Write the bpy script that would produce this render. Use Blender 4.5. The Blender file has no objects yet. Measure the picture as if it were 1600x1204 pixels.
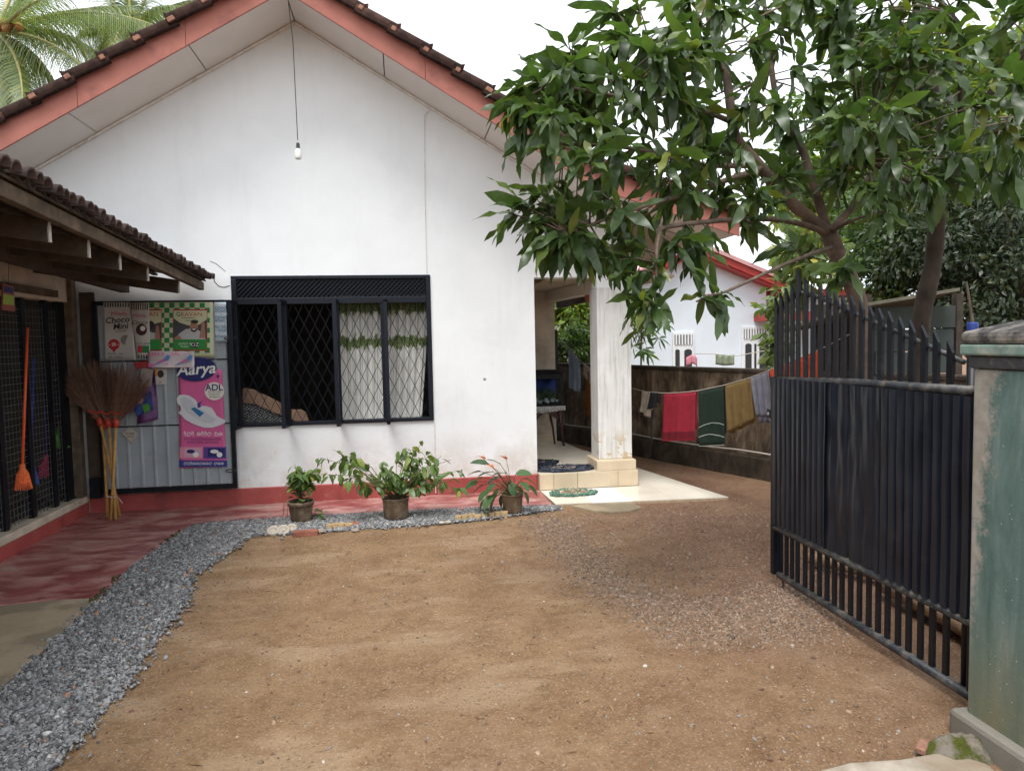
import bpy, math, random
import numpy as np
from mathutils import Vector, Matrix, noise

# ------------------------------------------------------------------ camera, sky, sun, exposure
SC = bpy.context.scene
COL = SC.collection
FPX, EYE = 1140.0, 1.6
TH, PI_, RO = math.radians(8.64), math.radians(3.63), math.radians(1.16)
FW = Vector((math.sin(TH)*math.cos(PI_), math.cos(TH)*math.cos(PI_), -math.sin(PI_)))
_r0 = Vector((math.cos(TH), -math.sin(TH), 0)); _u0 = _r0.cross(FW)
RT = _r0*math.cos(RO) - _u0*math.sin(RO)
UP = _u0*math.cos(RO) + _r0*math.sin(RO)
CP = Vector((0, 0, EYE))
cam = bpy.data.cameras.new('camera'); camo = bpy.data.objects.new('camera', cam); COL.objects.link(camo)
cam.sensor_width = 36; cam.sensor_fit = 'HORIZONTAL'; cam.lens = FPX/1600*36
cam.clip_start = .05; cam.clip_end = 500
camo.matrix_world = Matrix(((RT.x, UP.x, -FW.x, CP.x), (RT.y, UP.y, -FW.y, CP.y), (RT.z, UP.z, -FW.z, CP.z), (0, 0, 0, 1)))
SC.camera = camo
SC.view_settings.view_transform = 'Standard'; SC.view_settings.look = 'None'
SC.view_settings.gamma = 1; SC.view_settings.use_curve_mapping = False
SC.view_settings.exposure = 1.04
SC.cycles.use_adaptive_sampling = True; SC.cycles.adaptive_threshold = .025
SC.cycles.max_bounces = 5; SC.cycles.diffuse_bounces = 3; SC.cycles.glossy_bounces = 2; SC.cycles.transmission_bounces = 3; SC.cycles.transparent_max_bounces = 8

SUN_EL, SUN_AZ = math.radians(66), math.radians(208)      # azimuth clockwise from +Y: behind the viewer, a little left
W = bpy.data.worlds.new('World'); SC.world = W; W.use_nodes = True
nt = W.node_tree; nt.nodes.clear()
sky = nt.nodes.new('ShaderNodeTexSky'); sky.sky_type = 'NISHITA'; sky.sun_disc = False
sky.sun_elevation = SUN_EL; sky.sun_rotation = SUN_AZ; sky.dust_density = 4.0; sky.air_density = 1.0
hs = nt.nodes.new('ShaderNodeHueSaturation'); hs.inputs['Saturation'].default_value = .12
mxw = nt.nodes.new('ShaderNodeMix'); mxw.data_type = 'RGBA'; mxw.inputs[0].default_value = .75   # overcast: an even cloud layer
mxw.inputs[7].default_value = (8.9, 9.4, 9.9, 1)
bgw = nt.nodes.new('ShaderNodeBackground'); bgw.inputs[1].default_value = .1
ow = nt.nodes.new('ShaderNodeOutputWorld')
nt.links.new(sky.outputs[0], hs.inputs['Color']); nt.links.new(hs.outputs[0], mxw.inputs[6])
nt.links.new(mxw.outputs[2], bgw.inputs[0]); nt.links.new(bgw.outputs[0], ow.inputs[0])
sl = bpy.data.lights.new('sun', 'SUN'); sl.energy = 1.75; sl.angle = math.radians(28); sl.color = (1, .975, .94)
so = bpy.data.objects.new('sun', sl); COL.objects.link(so); so.location = (0, -5, 20)
sd = Vector((math.sin(SUN_AZ)*math.cos(SUN_EL), math.cos(SUN_AZ)*math.cos(SUN_EL), math.sin(SUN_EL)))
so.rotation_euler = sd.to_track_quat('Z', 'Y').to_euler()

# ------------------------------------------------------------------ helpers
RND = random.Random(7)
def ray(x, y): return FW*FPX + RT*(x-800) - UP*(y-602)
def _on(ax, v, x, y):
    d = ray(x, y); return CP + d*((v-CP[ax])/d[ax])
def G(x, y, z=0.): return _on(2, z, x, y)      # a measured point on a level plane
def WY(x, y, Y): return _on(1, Y, x, y)        # ... on a plane facing the street
def WX(x, y, X): return _on(0, X, x, y)        # ... on a plane along the drive
def DP(x, y, d): return CP + ray(x, y)*(d/FPX)

ORG = {}
def tag(o, label=None, cat=None, group=None, kind=None):
    if label: o['label'] = label
    if cat: o['category'] = cat
    if group: o['group'] = group
    if kind: o['kind'] = kind
    return o
def thing(name, loc, label, cat, group=None, kind=None):
    o = bpy.data.objects.new(name, None); COL.objects.link(o)
    o.empty_display_size = .1; o.location = loc; ORG[o] = Vector(loc)
    return tag(o, label, cat, group, kind)
def place(name, me, M, parent):
    """an object that shares mesh data, put at world matrix M under parent"""
    o = bpy.data.objects.new(name, me); COL.objects.link(o)
    if parent is not None:
        o.parent = parent; o.matrix_basis = Matrix.Translation(-ORG[parent]) @ M
    else:
        o.matrix_basis = M
    ORG[o] = M.translation.copy()
    return o
class MB:
    def __init__(s): s.v = []; s.f = []; s.m = []; s.mi = 0
    def add(s, vs, fs):
        n = len(s.v); s.v += [tuple(p) for p in vs]; s.f += [tuple(i+n for i in f) for f in fs]; s.m += [s.mi]*len(fs); return s
    def box(s, x0, x1, y0, y1, z0, z1):
        return s.add([(x0,y0,z0),(x1,y0,z0),(x1,y1,z0),(x0,y1,z0),(x0,y0,z1),(x1,y0,z1),(x1,y1,z1),(x0,y1,z1)],
            [(0,3,2,1),(4,5,6,7),(0,1,5,4),(1,2,6,5),(2,3,7,6),(3,0,4,7)])
    def bar(s, a, b, w, h, up=(0,0,1)):
        a = Vector(a); b = Vector(b); d = (b-a).normalized(); u = Vector(up)
        r = d.cross(u)
        if r.length < 1e-4: r = d.cross(Vector((0,1,0)))
        r.normalize(); u = r.cross(d).normalized(); r = r*w/2; u = u*h/2
        return s.add([a-r-u, a+r-u, a+r+u, a-r+u, b-r-u, b+r-u, b+r+u, b-r+u],
            [(0,1,2,3),(7,6,5,4),(0,4,5,1),(1,5,6,2),(2,6,7,3),(3,7,4,0)])
    def tube(s, pts, rad, n=8, cap=True):
        pts = [Vector(p) for p in pts]; k = len(pts)
        rad = [rad]*k if isinstance(rad, (int, float)) else rad
        vs = []; pr = None
        for i, p in enumerate(pts):
            d = (pts[min(i+1, k-1)]-pts[max(i-1, 0)])
            d = d.normalized() if d.length > 1e-9 else Vector((0,0,1))
            if pr is None:
                pr = d.cross(Vector((0,0,1)))
                if pr.length < .05: pr = d.cross(Vector((0,1,0)))
            else: pr = pr - d*pr.dot(d)
            pr = pr.normalized(); q = d.cross(pr)
            for j in range(n):
                a = 2*math.pi*j/n; vs.append(p+(pr*math.cos(a)+q*math.sin(a))*rad[i])
        fs = [(i*n+j, i*n+(j+1) % n, (i+1)*n+(j+1) % n, (i+1)*n+j) for i in range(k-1) for j in range(n)]
        if cap: fs += [tuple(range(n-1, -1, -1)), tuple((k-1)*n+j for j in range(n))]
        return s.add(vs, fs)
    def lathe(s, prof, c, n=24):
        c = Vector(c); vs = []
        for r, z in prof:
            for j in range(n):
                a = 2*math.pi*j/n; vs.append((c.x+r*math.cos(a), c.y+r*math.sin(a), c.z+z))
        k = len(prof)
        fs = [(i*n+j, i*n+(j+1) % n, (i+1)*n+(j+1) % n, (i+1)*n+j) for i in range(k-1) for j in range(n)]
        return s.add(vs, fs)
    def prism(s, poly, off):
        """flat polygon poly (3D points) pushed along off"""
        n = len(poly); off = Vector(off); p = [Vector(q) for q in poly]
        return s.add(p+[q+off for q in p], [tuple(range(n)), tuple(range(2*n-1, n-1, -1))]+[(i, n+i, n+(i+1) % n, (i+1) % n)[::-1] for i in range(n)])
    def grid(s, fn, nu, nv):
        vs = [fn(i/nu, j/nv) for j in range(nv+1) for i in range(nu+1)]
        return s.add(vs, [(j*(nu+1)+i, j*(nu+1)+i+1, (j+1)*(nu+1)+i+1, (j+1)*(nu+1)+i) for j in range(nv) for i in range(nu)])
    def mesh(s, name, mats):
        me = bpy.data.meshes.new(name); me.from_pydata(s.v, [], s.f)
        for m in (mats if isinstance(mats, (list, tuple)) else [mats]): me.materials.append(m)
        if any(s.m): me.polygons.foreach_set('material_index', s.m)
        return me
    def build(s, name, mats, parent=None, smooth=False, bevel=0, fix=True):
        arr = np.array([tuple(p) for p in s.v])
        if parent is not None: o0 = ORG[parent]
        else:
            lo, hi = arr.min(0), arr.max(0); o0 = Vector(((lo[0]+hi[0])/2, (lo[1]+hi[1])/2, lo[2]))
        s.v = [tuple(p) for p in arr-np.array(o0)]
        me = s.mesh(name, mats)
        if fix:
            import bmesh
            bm = bmesh.new(); bm.from_mesh(me); bmesh.ops.recalc_face_normals(bm, faces=bm.faces); bm.to_mesh(me); bm.free()
        if smooth: me.polygons.foreach_set('use_smooth', [True]*len(me.polygons))
        o = bpy.data.objects.new(name, me); COL.objects.link(o)
        if parent is not None: o.parent = parent
        else: o.location = o0
        ORG[o] = Vector(o0)
        if bevel:
            b = o.modifiers.new('bevel', 'BEVEL'); b.width = bevel; b.segments = 2; b.limit_method = 'ANGLE'; b.angle_limit = .7
        return o

# ------------------------------------------------------------------ materials
class NT:
    def __init__(s, name):
        s.m = bpy.data.materials.new(name); s.m.use_nodes = True; s.t = s.m.node_tree
        s.b = s.t.nodes['Principled BSDF']; s.tc = None
    def n(s, ty, **kw):
        x = s.t.nodes.new(ty)
        for k, v in kw.items(): setattr(x, k, v)
        return x
    def l(s, a, b): s.t.links.new(a, b)
    def co(s, kind='Object'):
        if s.tc is None: s.tc = s.n('ShaderNodeTexCoord')
        return s.tc.outputs[kind]
    def pos(s): return s.n('ShaderNodeNewGeometry').outputs['Position']
    def xyz(s, v):
        x = s.n('ShaderNodeSeparateXYZ'); s.l(v, x.inputs[0]); return x.outputs
    def scale(s, v, sc):
        x = s.n('ShaderNodeVectorMath', operation='MULTIPLY'); s.l(v, x.inputs[0]); x.inputs[1].default_value = sc; return x.outputs[0]
    def noise(s, v, sc, det=4, rough=.55, dist=0):
        x = s.n('ShaderNodeTexNoise'); x.inputs['Scale'].default_value = sc; x.inputs['Detail'].default_value = det
        x.inputs['Roughness'].default_value = rough; x.inputs['Distortion'].default_value = dist
        s.l(v, x.inputs['Vector']); return x.outputs['Fac']
    def vor(s, v, sc, feat='F1', out='Distance'):
        x = s.n('ShaderNodeTexVoronoi', feature=feat); x.inputs['Scale'].default_value = sc; s.l(v, x.inputs['Vector']); return x.outputs[out]
    def ramp(s, f, stops):
        x = s.n('ShaderNodeValToRGB'); e = x.color_ramp.elements
        while len(e) < len(stops): e.new(.5)
        for i, (p, c) in enumerate(stops):
            e[i].position = p; e[i].color = (*c, 1) if not isinstance(c, (int, float)) else (c, c, c, 1)
        s.l(f, x.inputs[0]); return x.outputs[0]
    def rng(s, f, a, b, c=0., d=1.):
        x = s.n('ShaderNodeMapRange'); s.l(f, x.inputs[0])
        for i, v in enumerate((a, b, c, d)): x.inputs[i+1].default_value = v
        return x.outputs[0]
    def math(s, op, a, b=None):
        x = s.n('ShaderNodeMath', operation=op)
        for i, v in enumerate((a, b)):
            if v is None: continue
            if isinstance(v, (int, float)): x.inputs[i].default_value = v
            else: s.l(v, x.inputs[i])
        return x.outputs[0]
    def mix(s, f, a, b, mode='MIX'):
        x = s.n('ShaderNodeMix', data_type='RGBA', blend_type=mode)
        for i, v in ((0, f), (6, a), (7, b)):
            if isinstance(v, (int, float)): x.inputs[i].default_value = v
            elif isinstance(v, tuple): x.inputs[i].default_value = (*v, 1)
            else: s.l(v, x.inputs[i])
        return x.outputs[2]
    def bump(s, h, st, dist=.01):
        x = s.n('ShaderNodeBump'); x.inputs['Strength'].default_value = st; x.inputs['Distance'].default_value = dist
        s.l(h, x.inputs['Height']); s.l(x.outputs[0], s.b.inputs['Normal']); return x
    def fin(s, col=None, rough=None, spec=None, metal=None):
        for k, v in (('Base Color', col), ('Roughness', rough), ('Specular IOR Level', spec), ('Metallic', metal)):
            if v is None: continue
            if isinstance(v, (int, float)): s.b.inputs[k].default_value = v
            elif isinstance(v, tuple): s.b.inputs[k].default_value = (*v, 1)
            else: s.l(v, s.b.inputs[k])
        return s.m
def mat(name, col, rough=.7, var=.18, sc=6, bump=.15, bsc=70, spec=.3, metal=0, dirt=None, dirt_amt=.4, dsc=3, objrand=0):
    k = NT(name); v = k.co()
    f = k.noise(v, sc, 5)
    lo = tuple(c*(1-var) for c in col); hi = tuple(min(1, c*(1+var)) for c in col)
    c = k.ramp(f, [(.3, lo), (.7, hi)])
    if dirt: c = k.mix(k.rng(k.noise(v, dsc, 7, .65), 1-dirt_amt-.12, 1-dirt_amt+.12), c, dirt)
    if objrand:
        oi = k.n('ShaderNodeObjectInfo')
        c = k.mix(1., c, k.ramp(oi.outputs['Random'], [(0, 1-objrand), (1, 1+objrand)]), 'MULTIPLY')
    if bump: k.bump(k.noise(v, bsc, 4), bump, .004)
    return k.fin(c, k.rng(f, 0, 1, max(.05, rough-.1), min(1, rough+.1)), spec, metal)
def flat(name, col, rough=.6, spec=.3): return NT(name).fin(col, rough, spec)
def attr_mat(name, rough=.8, spec=.25, bump=.3, bsc=90):
    k = NT(name); a = k.n('ShaderNodeAttribute', attribute_name='tint')
    f = k.noise(k.co(), 30, 3); c = k.mix(1., a.outputs['Color'], k.ramp(f, [(.3, .8), (.7, 1.2)]), 'MULTIPLY')
    if bump: k.bump(k.noise(k.co(), bsc, 3), bump, .003)
    return k.fin(c, rough, spec)
def leaf_mat(name, col, objrand=True, trans=.35, rough=.38, spec=.5, hue=.35):
    """leaf: glossy upper face, light passing through, tint per leaf"""
    k = NT(name)
    if objrand: r = k.n('ShaderNodeObjectInfo').outputs['Random']
    else: r = k.n('ShaderNodeAttribute', attribute_name='rnd').outputs['Fac']
    a = tuple(c*(1-hue) for c in col); b = (col[0]*(1+hue*1.6), col[1]*(1+hue), col[2]*(1+hue*.6))
    c = k.ramp(r, [(0, a), (.55, col), (.9, b), (1, (col[0]*3.0, col[1]*1.8, col[2]*1.1))])
    c = k.mix(k.rng(k.noise(k.co(), 9, 1), .45, .75, 0, .35), c, (col[0]*1.6+.02, col[1]*1.2+.02, col[2]*1.6+.02))
    k.fin(c, rough, spec)
    tr = k.n('ShaderNodeBsdfTranslucent'); k.l(k.mix(1., c, (1.5, 1.7, .7), 'MULTIPLY'), tr.inputs[0])
    ms = k.n('ShaderNodeMixShader'); ms.inputs[0].default_value = trans
    k.l(k.b.outputs[0], ms.inputs[1]); k.l(tr.outputs[0], ms.inputs[2])
    k.l(ms.outputs[0], k.t.nodes['Material Output'].inputs[0]); return k.m

M = {}
def wall_paint():
    k = NT('white_wall_paint'); p = k.pos(); x = k.xyz(p)
    f = k.noise(p, 1.3, 6, .6); c = k.ramp(f, [(.3, (.75, .765, .775)), (.7, (.83, .845, .855))])
    st = k.noise(k.scale(p, (5, 5, .7)), 1, 6, .7)                                  # faint run marks
    c = k.mix(k.rng(st, .56, .8, 0, .24), c, (.52, .515, .50))
    pt = k.noise(p, .9, 9, .7, .6); c = k.mix(k.rng(pt, .54, .60, 0, .10), c, (.58, .58, .57))
    low = k.math('MULTIPLY', k.rng(x[2], .75, .15), k.rng(k.noise(p, 3.5, 7, .7), .40, .62))
    c = k.mix(k.math('MULTIPLY', low, .7), c, (.50, .43, .33))                     # splash dirt above the plinth
    yel = k.math('MULTIPLY', k.rng(k.noise(p, 6, 5, .6), .64, .72), k.rng(x[2], 1.0, .5))
    c = k.mix(k.math('MULTIPLY', yel, .6), c, (.62, .49, .26))
    sp = k.math('LESS_THAN', k.vor(p, 2.1), .035)
    c = k.mix(k.math('MULTIPLY', sp, .75), c, (.12, .11, .1))                       # nail holes, specks
    k.bump(k.noise(p, 4, 6, .6), .25, .016)
    return k.fin(c, .72, .25)
M['wall'] = wall_paint()
def column_paint():
    k = NT('weathered_column_paint'); p = k.pos(); x = k.xyz(p)
    c = k.ramp(k.noise(p, 4, 6), [(.3, (.66, .65, .62)), (.7, (.80, .79, .77))])
    c = k.mix(k.rng(k.noise(k.scale(p, (26, 26, 1.6)), 1, 6, .7), .48, .72, 0, .75), c, (.36, .35, .33))
    c = k.mix(k.math('MULTIPLY', k.rng(k.noise(p, 8, 5), .53, .56), k.rng(x[2], .62, .46)), c, (.56, .46, .31))
    k.bump(k.noise(p, 40, 5), .3, .006); return k.fin(c, .75, .2)
M['column'] = column_paint()
def plinth_paint():
    k = NT('red_plinth_paint'); p = k.pos(); x = k.xyz(p)
    c = k.ramp(k.noise(p, 3, 6), [(.3, (.29, .055, .05)), (.7, (.40, .085, .075))])
    c = k.mix(k.rng(k.noise(p, 9, 6, .7), .55, .75, 0, .5), c, (.42, .2, .17))
    c = k.mix(k.rng(k.noise(k.scale(p, (4, 4, 1)), 1, 5), .55, .7, 0, .55), c, (.10, .035, .03))
    k.bump(k.noise(p, 30, 4), .2, .005); return k.fin(c, .5, .4)
M['plinth'] = plinth_paint()
def red_floor():
    k = NT('red_polished_cement'); p = k.pos()
    c = k.ramp(k.noise(p, 2.2, 6, .6), [(.3, (.19, .048, .047)), (.7, (.31, .095, .09))])
    n1 = k.noise(k.scale(p, (1, 1.8, 1)), 2.6, 8, .68, .4)
    c = k.mix(k.rng(n1, .43, .57, 0, .8), c, (.43, .23, .205))                      # worn to the cement
    c = k.mix(k.rng(n1, .58, .63, 0, .7), c, (.42, .31, .26))
    c = k.mix(k.rng(k.noise(p, 11, 6, .75), .53, .68, 0, .7), c, (.12, .038, .036))
    k.bump(k.noise(p, 40, 5), .12, .004)
    return k.fin(c, k.rng(n1, .4, .65, .28, .6), .45)
M['redfloor'] = red_floor()
def cement(name, a, b, dark, sc=3):
    k = NT(name); p = k.pos()
    c = k.ramp(k.noise(p, sc, 7, .6), [(.3, a), (.7, b)])
    c = k.mix(k.rng(k.noise(p, 1.7, 5, .5), .50, .56, 0, .6), c, dark)              # damp patches
    c = k.mix(k.rng(k.noise(p, 50, 3), .62, .7, 0, .5), c, tuple(v*.55 for v in b))
    k.bump(k.noise(p, 60, 5, .7), .4, .006); return k.fin(c, .75, .25)
M['cement'] = cement('grey_cement_floor', (.26, .205, .135), (.36, .29, .20), (.145, .118, .08))
M['roadcement'] = cement('broken_cement', (.22, .18, .135), (.42, .375, .31), (.20, .145, .095), 9)
M['footing'] = cement('footing_cement', (.20, .185, .15), (.30, .27, .23), (.14, .13, .11), 5)
def soil():
    k = NT('sandy_soil'); p = k.pos(); x = k.xyz(p)
    big = k.noise(p, .55, 2, .55); mid = k.noise(k.scale(p, (1, 1.05, 1)), 3.1, 7, .74, .3)
    c = k.ramp(mid, [(.3, (.192, .112, .059)), (.5, (.272, .169, .093)), (.72, (.355, .238, .142))])
    c = k.mix(k.rng(k.noise(p, 13, 5, .72), .38, .66, 0, .75), c, k.mix(1., c, (.74, .70, .66), 'MULTIPLY'))
    c = k.mix(k.rng(k.noise(k.scale(p, (1, 2.2, 1)), 1.1, 4, .6), .52, .62, 0, .5), c, (.40, .285, .185))
    redz = k.math('ADD', k.rng(x[0], .3, 2.4, -.1, .75), k.rng(big, .35, .65, -.25, .35))
    c = k.mix(redz, c, k.ramp(mid, [(.3, (.138, .071, .044)), (.7, (.235, .137, .092))]))   # redder earth towards the boundary
    c = k.mix(k.rng(k.noise(p, 5, 4, .7), .56, .75, 0, .4), c, (.215, .142, .092))
    c = k.mix(k.rng(k.noise(p, 75, 3, .7), .54, .66, 0, .6), c, (.44, .33, .23))         # sand grains
    c = k.mix(k.rng(k.noise(p, 58, 3, .7), .56, .68, 0, .6), c, (.12, .072, .045))
    h = k.noise(p, 22, 6, .85)
    k.bump(h, .8, .03); return k.fin(c, .92, .12)
M['soil'] = soil()
def tint_streak(name, base, dark, pale):
    k = NT(name); p = k.pos()
    s1 = k.noise(k.scale(p, (2.6, 2.6, 1.1)), 1.7, 8, .7, .5); s2 = k.noise(k.scale(p, (7, 7, 2.6)), 1.3, 7, .72, .3)
    c = k.ramp(s1, [(.32, dark), (.5, base), (.68, pale)])
    c = k.mix(k.rng(s2, .5, .68, 0, .85), c, dark)
    k.bump(k.noise(p, 30, 6, .7), .5, .01); return k.fin(c, .9, .15)
M['boundary'] = tint_streak('mouldy_plaster', (.15, .11, .075), (.028, .021, .016), (.36, .28, .20))
M['boundary_low'] = tint_streak('mouldy_footing', (.06, .046, .034), (.025, .02, .016), (.10, .08, .058))
def pillar_paint():
    k = NT('weathered_green_paint'); p = k.pos(); x = k.xyz(p)
    s1 = k.noise(k.scale(p, (7, 7, 1.3)), 1.5, 7, .65, .3)
    c = k.ramp(s1, [(.3, (.055, .098, .086)), (.52, (.105, .160, .147)), (.72, (.22, .26, .245))])
    c = k.mix(k.rng(k.noise(k.scale(p, (14, 14, 3)), 1.2, 6, .7), .55, .72, 0, .6), c, (.10, .13, .09))
    c = k.mix(k.math('MULTIPLY', k.rng(x[2], .55, .12), k.rng(s1, .35, .6, .5, 1)), c, (.165, .16, .10))
    bare = k.rng(k.math('ADD', k.math('ADD', k.math('MULTIPLY', x[1], 5.2), k.math('MULTIPLY', k.noise(p, 8, 10, .8), 1.9)), k.math('MULTIPLY', x[2], .55)), 14.12, 14.36, 0, .9)
    c = k.mix(bare, c, k.ramp(k.noise(p, 20, 5), [(.3, (.25, .22, .185)), (.7, (.38, .34, .295))]))   # plaster where the paint fell off
    c = k.mix(k.math('LESS_THAN', k.vor(p, 31), .07), c, (.42, .44, .41))
    k.bump(k.math('ADD', k.noise(p, 45, 6, .7), k.math('MULTIPLY', bare, -.4)), .45, .006)
    return k.fin(c, .7, .3)
M['pillar'] = pillar_paint()
M['caprough'] = mat('cap_plaster', (.30, .265, .23), .85, .3, 9, .5, 60, dirt=(.04, .038, .038), dirt_amt=.54, dsc=9)
M['capgreen'] = mat('cap_green', (.15, .215, .185), .7, .25, 14, .3, 50, dirt=(.42, .36, .3), dirt_amt=.38, dsc=6)
M['capdark'] = mat('cap_dark', (.06, .06, .065), .7, .3, 14, .3, 50, dirt=(.40, .34, .28), dirt_amt=.36, dsc=6)
M['fascia'] = mat('salmon_board_paint', (.37, .14, .108), .7, .13, 3, .1, 40, dirt=(.20, .075, .065), dirt_amt=.33, dsc=4)
M['soffit'] = mat('soffit_board', (.74, .70, .665), .8, .05, 2, .05, 60)
M['trim'] = mat('stained_trim', (.72, .68, .63), .8, .12, 12, .2, 60, dirt=(.42, .35, .27), dirt_amt=.36, dsc=11)
M['tile'] = mat('dark_clay_tile', (.040, .022, .018), .9, .55, 14, .7, 60, spec=.12, objrand=.3)
M['tileend'] = mat('clay_tile_edge', (.22, .095, .06), .75, .5, 18, .4, 60)
M['nib'] = mat('clay_nib', (.27,.13,.085), .85, .4, 25, .5)
M['oldtile'] = mat('old_round_tile', (.085, .052, .046), .8, .45, 16, .6, 70, dirt=(.03, .026, .024), dirt_amt=.5, dsc=9, objrand=.35)
M['timber'] = mat('old_grey_timber', (.13, .095, .065), .85, .4, 10, .6, 60, dirt=(.06, .045, .032), dirt_amt=.45, dsc=8)
M['darktimber'] = mat('dark_timber', (.07, .05, .036), .85, .35, 10, .5, 60)
M['timberend'] = mat('bleached_timber_end', (.42, .40, .37), .85, .3, 30, .4, 60)
M['cream'] = mat('cream_plaster', (.58, .50, .40), .8, .2, 4, .2, 40, dirt=(.33, .25, .17), dirt_amt=.4)
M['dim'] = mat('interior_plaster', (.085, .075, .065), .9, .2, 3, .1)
M['black'] = mat('black_gate_paint', (.005, .0065, .010), .40, .3, 8, .12, 60, spec=.28, dirt=(.035, .034, .034), dirt_amt=.30, dsc=11)
M['blackrail'] = mat('dusty_black_rail', (.016, .019, .024), .5, .4, 14, .3, 60, spec=.5, dirt=(.12, .105, .085), dirt_amt=.42, dsc=16)
M['gatepanel'] = mat('blue_black_sheet', (.009, .012, .019), .34, .3, 5, .05, 40, spec=.42, dirt=(.026, .027, .03), dirt_amt=.30, dsc=7)
M['winframe'] = mat('blue_black_window_paint', (.0045, .007, .014), .4, .3, 8, .1, 60, spec=.28)
M['sheet'] = mat('grey_blue_sheet_metal', (.30, .335, .36), .45, .12, 4, .06, 40, spec=.5, dirt=(.10, .11, .12), dirt_amt=.30, dsc=5)
M['glass'] = None
k = NT('window_glass'); k.fin((.02, .022, .025), .06, .6); k.b.inputs['Alpha'].default_value = .35; M['glass'] = k.m
M['floortile'] = mat('ivory_floor_tile', (.72, .655, .55), .22, .06, 2, .03, 20, spec=.5, objrand=.04)
M['whitetile'] = mat('white_floor_tile', (.78, .77, .76), .22, .03, 2, .02, 20, spec=.5)
M['steptile'] = mat('beige_step_tile', (.60, .49, .345), .35, .10, 5, .05, 30, spec=.45, objrand=.05)
M['grout'] = mat('tile_grout', (.40, .30, .20), .9, .2, 20, .2)
M['pot'] = mat('brown_plastic_pot', (.13, .088, .055), .5, .3, 10, .1, 40, dirt=(.27, .22, .16), dirt_amt=.4, dsc=9)
M['potsoil'] = mat('pot_soil', (.07, .05, .035), .95, .4, 30, .8, 60)
M['stem'] = mat('green_brown_stem', (.14, .115, .055), .75, .3, 20, .2)
M['bark'] = mat('mango_bark', (.165, .12, .09), .85, .4, 9, .8, 45, dirt=(.075, .055, .042), dirt_amt=.48, dsc=6)
M['darkbark'] = mat('dark_bark', (.052, .040, .031), .9, .4, 9, .8, 45)
M['cable'] = flat('black_cable', (.03, .03, .03), .6)
M['rope'] = mat('grey_rope', (.42, .38, .33), .8, .2, 40, .2)
M['palmtrunk'] = mat('palm_trunk', (.20, .17, .13), .9, .35, 8, .6, 30)
# ------------------------------------------------------------------ scatter helpers
def inpoly(P, poly):
    x, y = P[:, 0], P[:, 1]; r = np.zeros(len(P), bool); n = len(poly)
    for i in range(n):
        x0, y0 = poly[i]; x1, y1 = poly[(i+1) % n]
        c = ((y0 > y) != (y1 > y)); d = (y1-y0) if y1 != y0 else 1e-9
        r ^= c & (x < (x1-x0)*(y-y0)/d+x0)
    return r
def sample(poly, n, rs, edge=.0):
    a = np.array(poly); lo, hi = a.min(0)-edge, a.max(0)+edge; out = np.zeros((0, 2))
    while len(out) < n:
        P = lo+rs.rand(n*2, 2)*(hi-lo); J = P+rs.randn(len(P), 2)*edge
        out = np.vstack([out, P[inpoly(J, poly)]])
    return out[:n]
def raw_mesh(name, v, quads, mat_, face_tint=None, rnd=None):
    me = bpy.data.meshes.new(name); nf, k = quads.shape
    me.vertices.add(len(v)); me.vertices.foreach_set('co', v.astype(np.float32).ravel())
    me.loops.add(nf*k); me.loops.foreach_set('vertex_index', quads.astype(np.int32).ravel())
    me.polygons.add(nf); me.polygons.foreach_set('loop_start', np.arange(nf, dtype=np.int32)*k)
    me.update(calc_edges=True); me.materials.append(mat_)
    if face_tint is not None:
        a = me.attributes.new('tint', 'FLOAT_COLOR', 'FACE')
        a.data.foreach_set('color', np.hstack([face_tint, np.ones((nf, 1))]).astype(np.float32).ravel())
    if rnd is not None:
        a = me.attributes.new('rnd', 'FLOAT', 'FACE'); a.data.foreach_set('value', rnd.astype(np.float32))
    return me
def euler_mats(rx, ry, rz):
    n = len(rx); cx, sx, cy, sy, cz, sz = np.cos(rx), np.sin(rx), np.cos(ry), np.sin(ry), np.cos(rz), np.sin(rz)
    R = np.zeros((n, 3, 3))
    R[:, 0, 0] = cz*cy; R[:, 0, 1] = cz*sy*sx-sz*cx; R[:, 0, 2] = cz*sy*cx+sz*sx
    R[:, 1, 0] = sz*cy; R[:, 1, 1] = sz*sy*sx+cz*cx; R[:, 1, 2] = sz*sy*cx-cz*sx
    R[:, 2, 0] = -sy; R[:, 2, 1] = cy*sx; R[:, 2, 2] = cy*cx
    return R
def stones(name, pts, size, tint, mat_, rs, parent=None, tilt=.5, loc=(0, 0, 0)):
    n = len(pts)
    cube = np.array([[-1,-1,-1],[1,-1,-1],[1,1,-1],[-1,1,-1],[-1,-1,1],[1,-1,1],[1,1,1],[-1,1,1]], float)
    q = np.array([(0,3,2,1),(4,5,6,7),(0,1,5,4),(1,2,6,5),(2,3,7,6),(3,0,4,7)])
    v = cube[None]*(1+rs.uniform(-.45, .3, (n, 8, 3)))
    v *= (np.stack([np.ones(n), rs.uniform(.5, .95, n), rs.uniform(.3, .7, n)], 1)*size[:, None]*.5)[:, None, :]
    R = euler_mats(rs.randn(n)*tilt, rs.randn(n)*tilt, rs.rand(n)*6.28)
    v = np.einsum('nij,nkj->nki', R, v)+pts[:, None, :]-np.array(loc)
    f = (q[None]+8*np.arange(n)[:, None, None]).reshape(-1, 4)
    me = raw_mesh(name, v.reshape(-1, 3), f, mat_, np.repeat(tint, 6, 0))
    o = bpy.data.objects.new(name, me); COL.objects.link(o)
    if parent is not None: o.parent = parent
    else: o.location = loc
    ORG[o] = Vector(loc); return o

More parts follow.
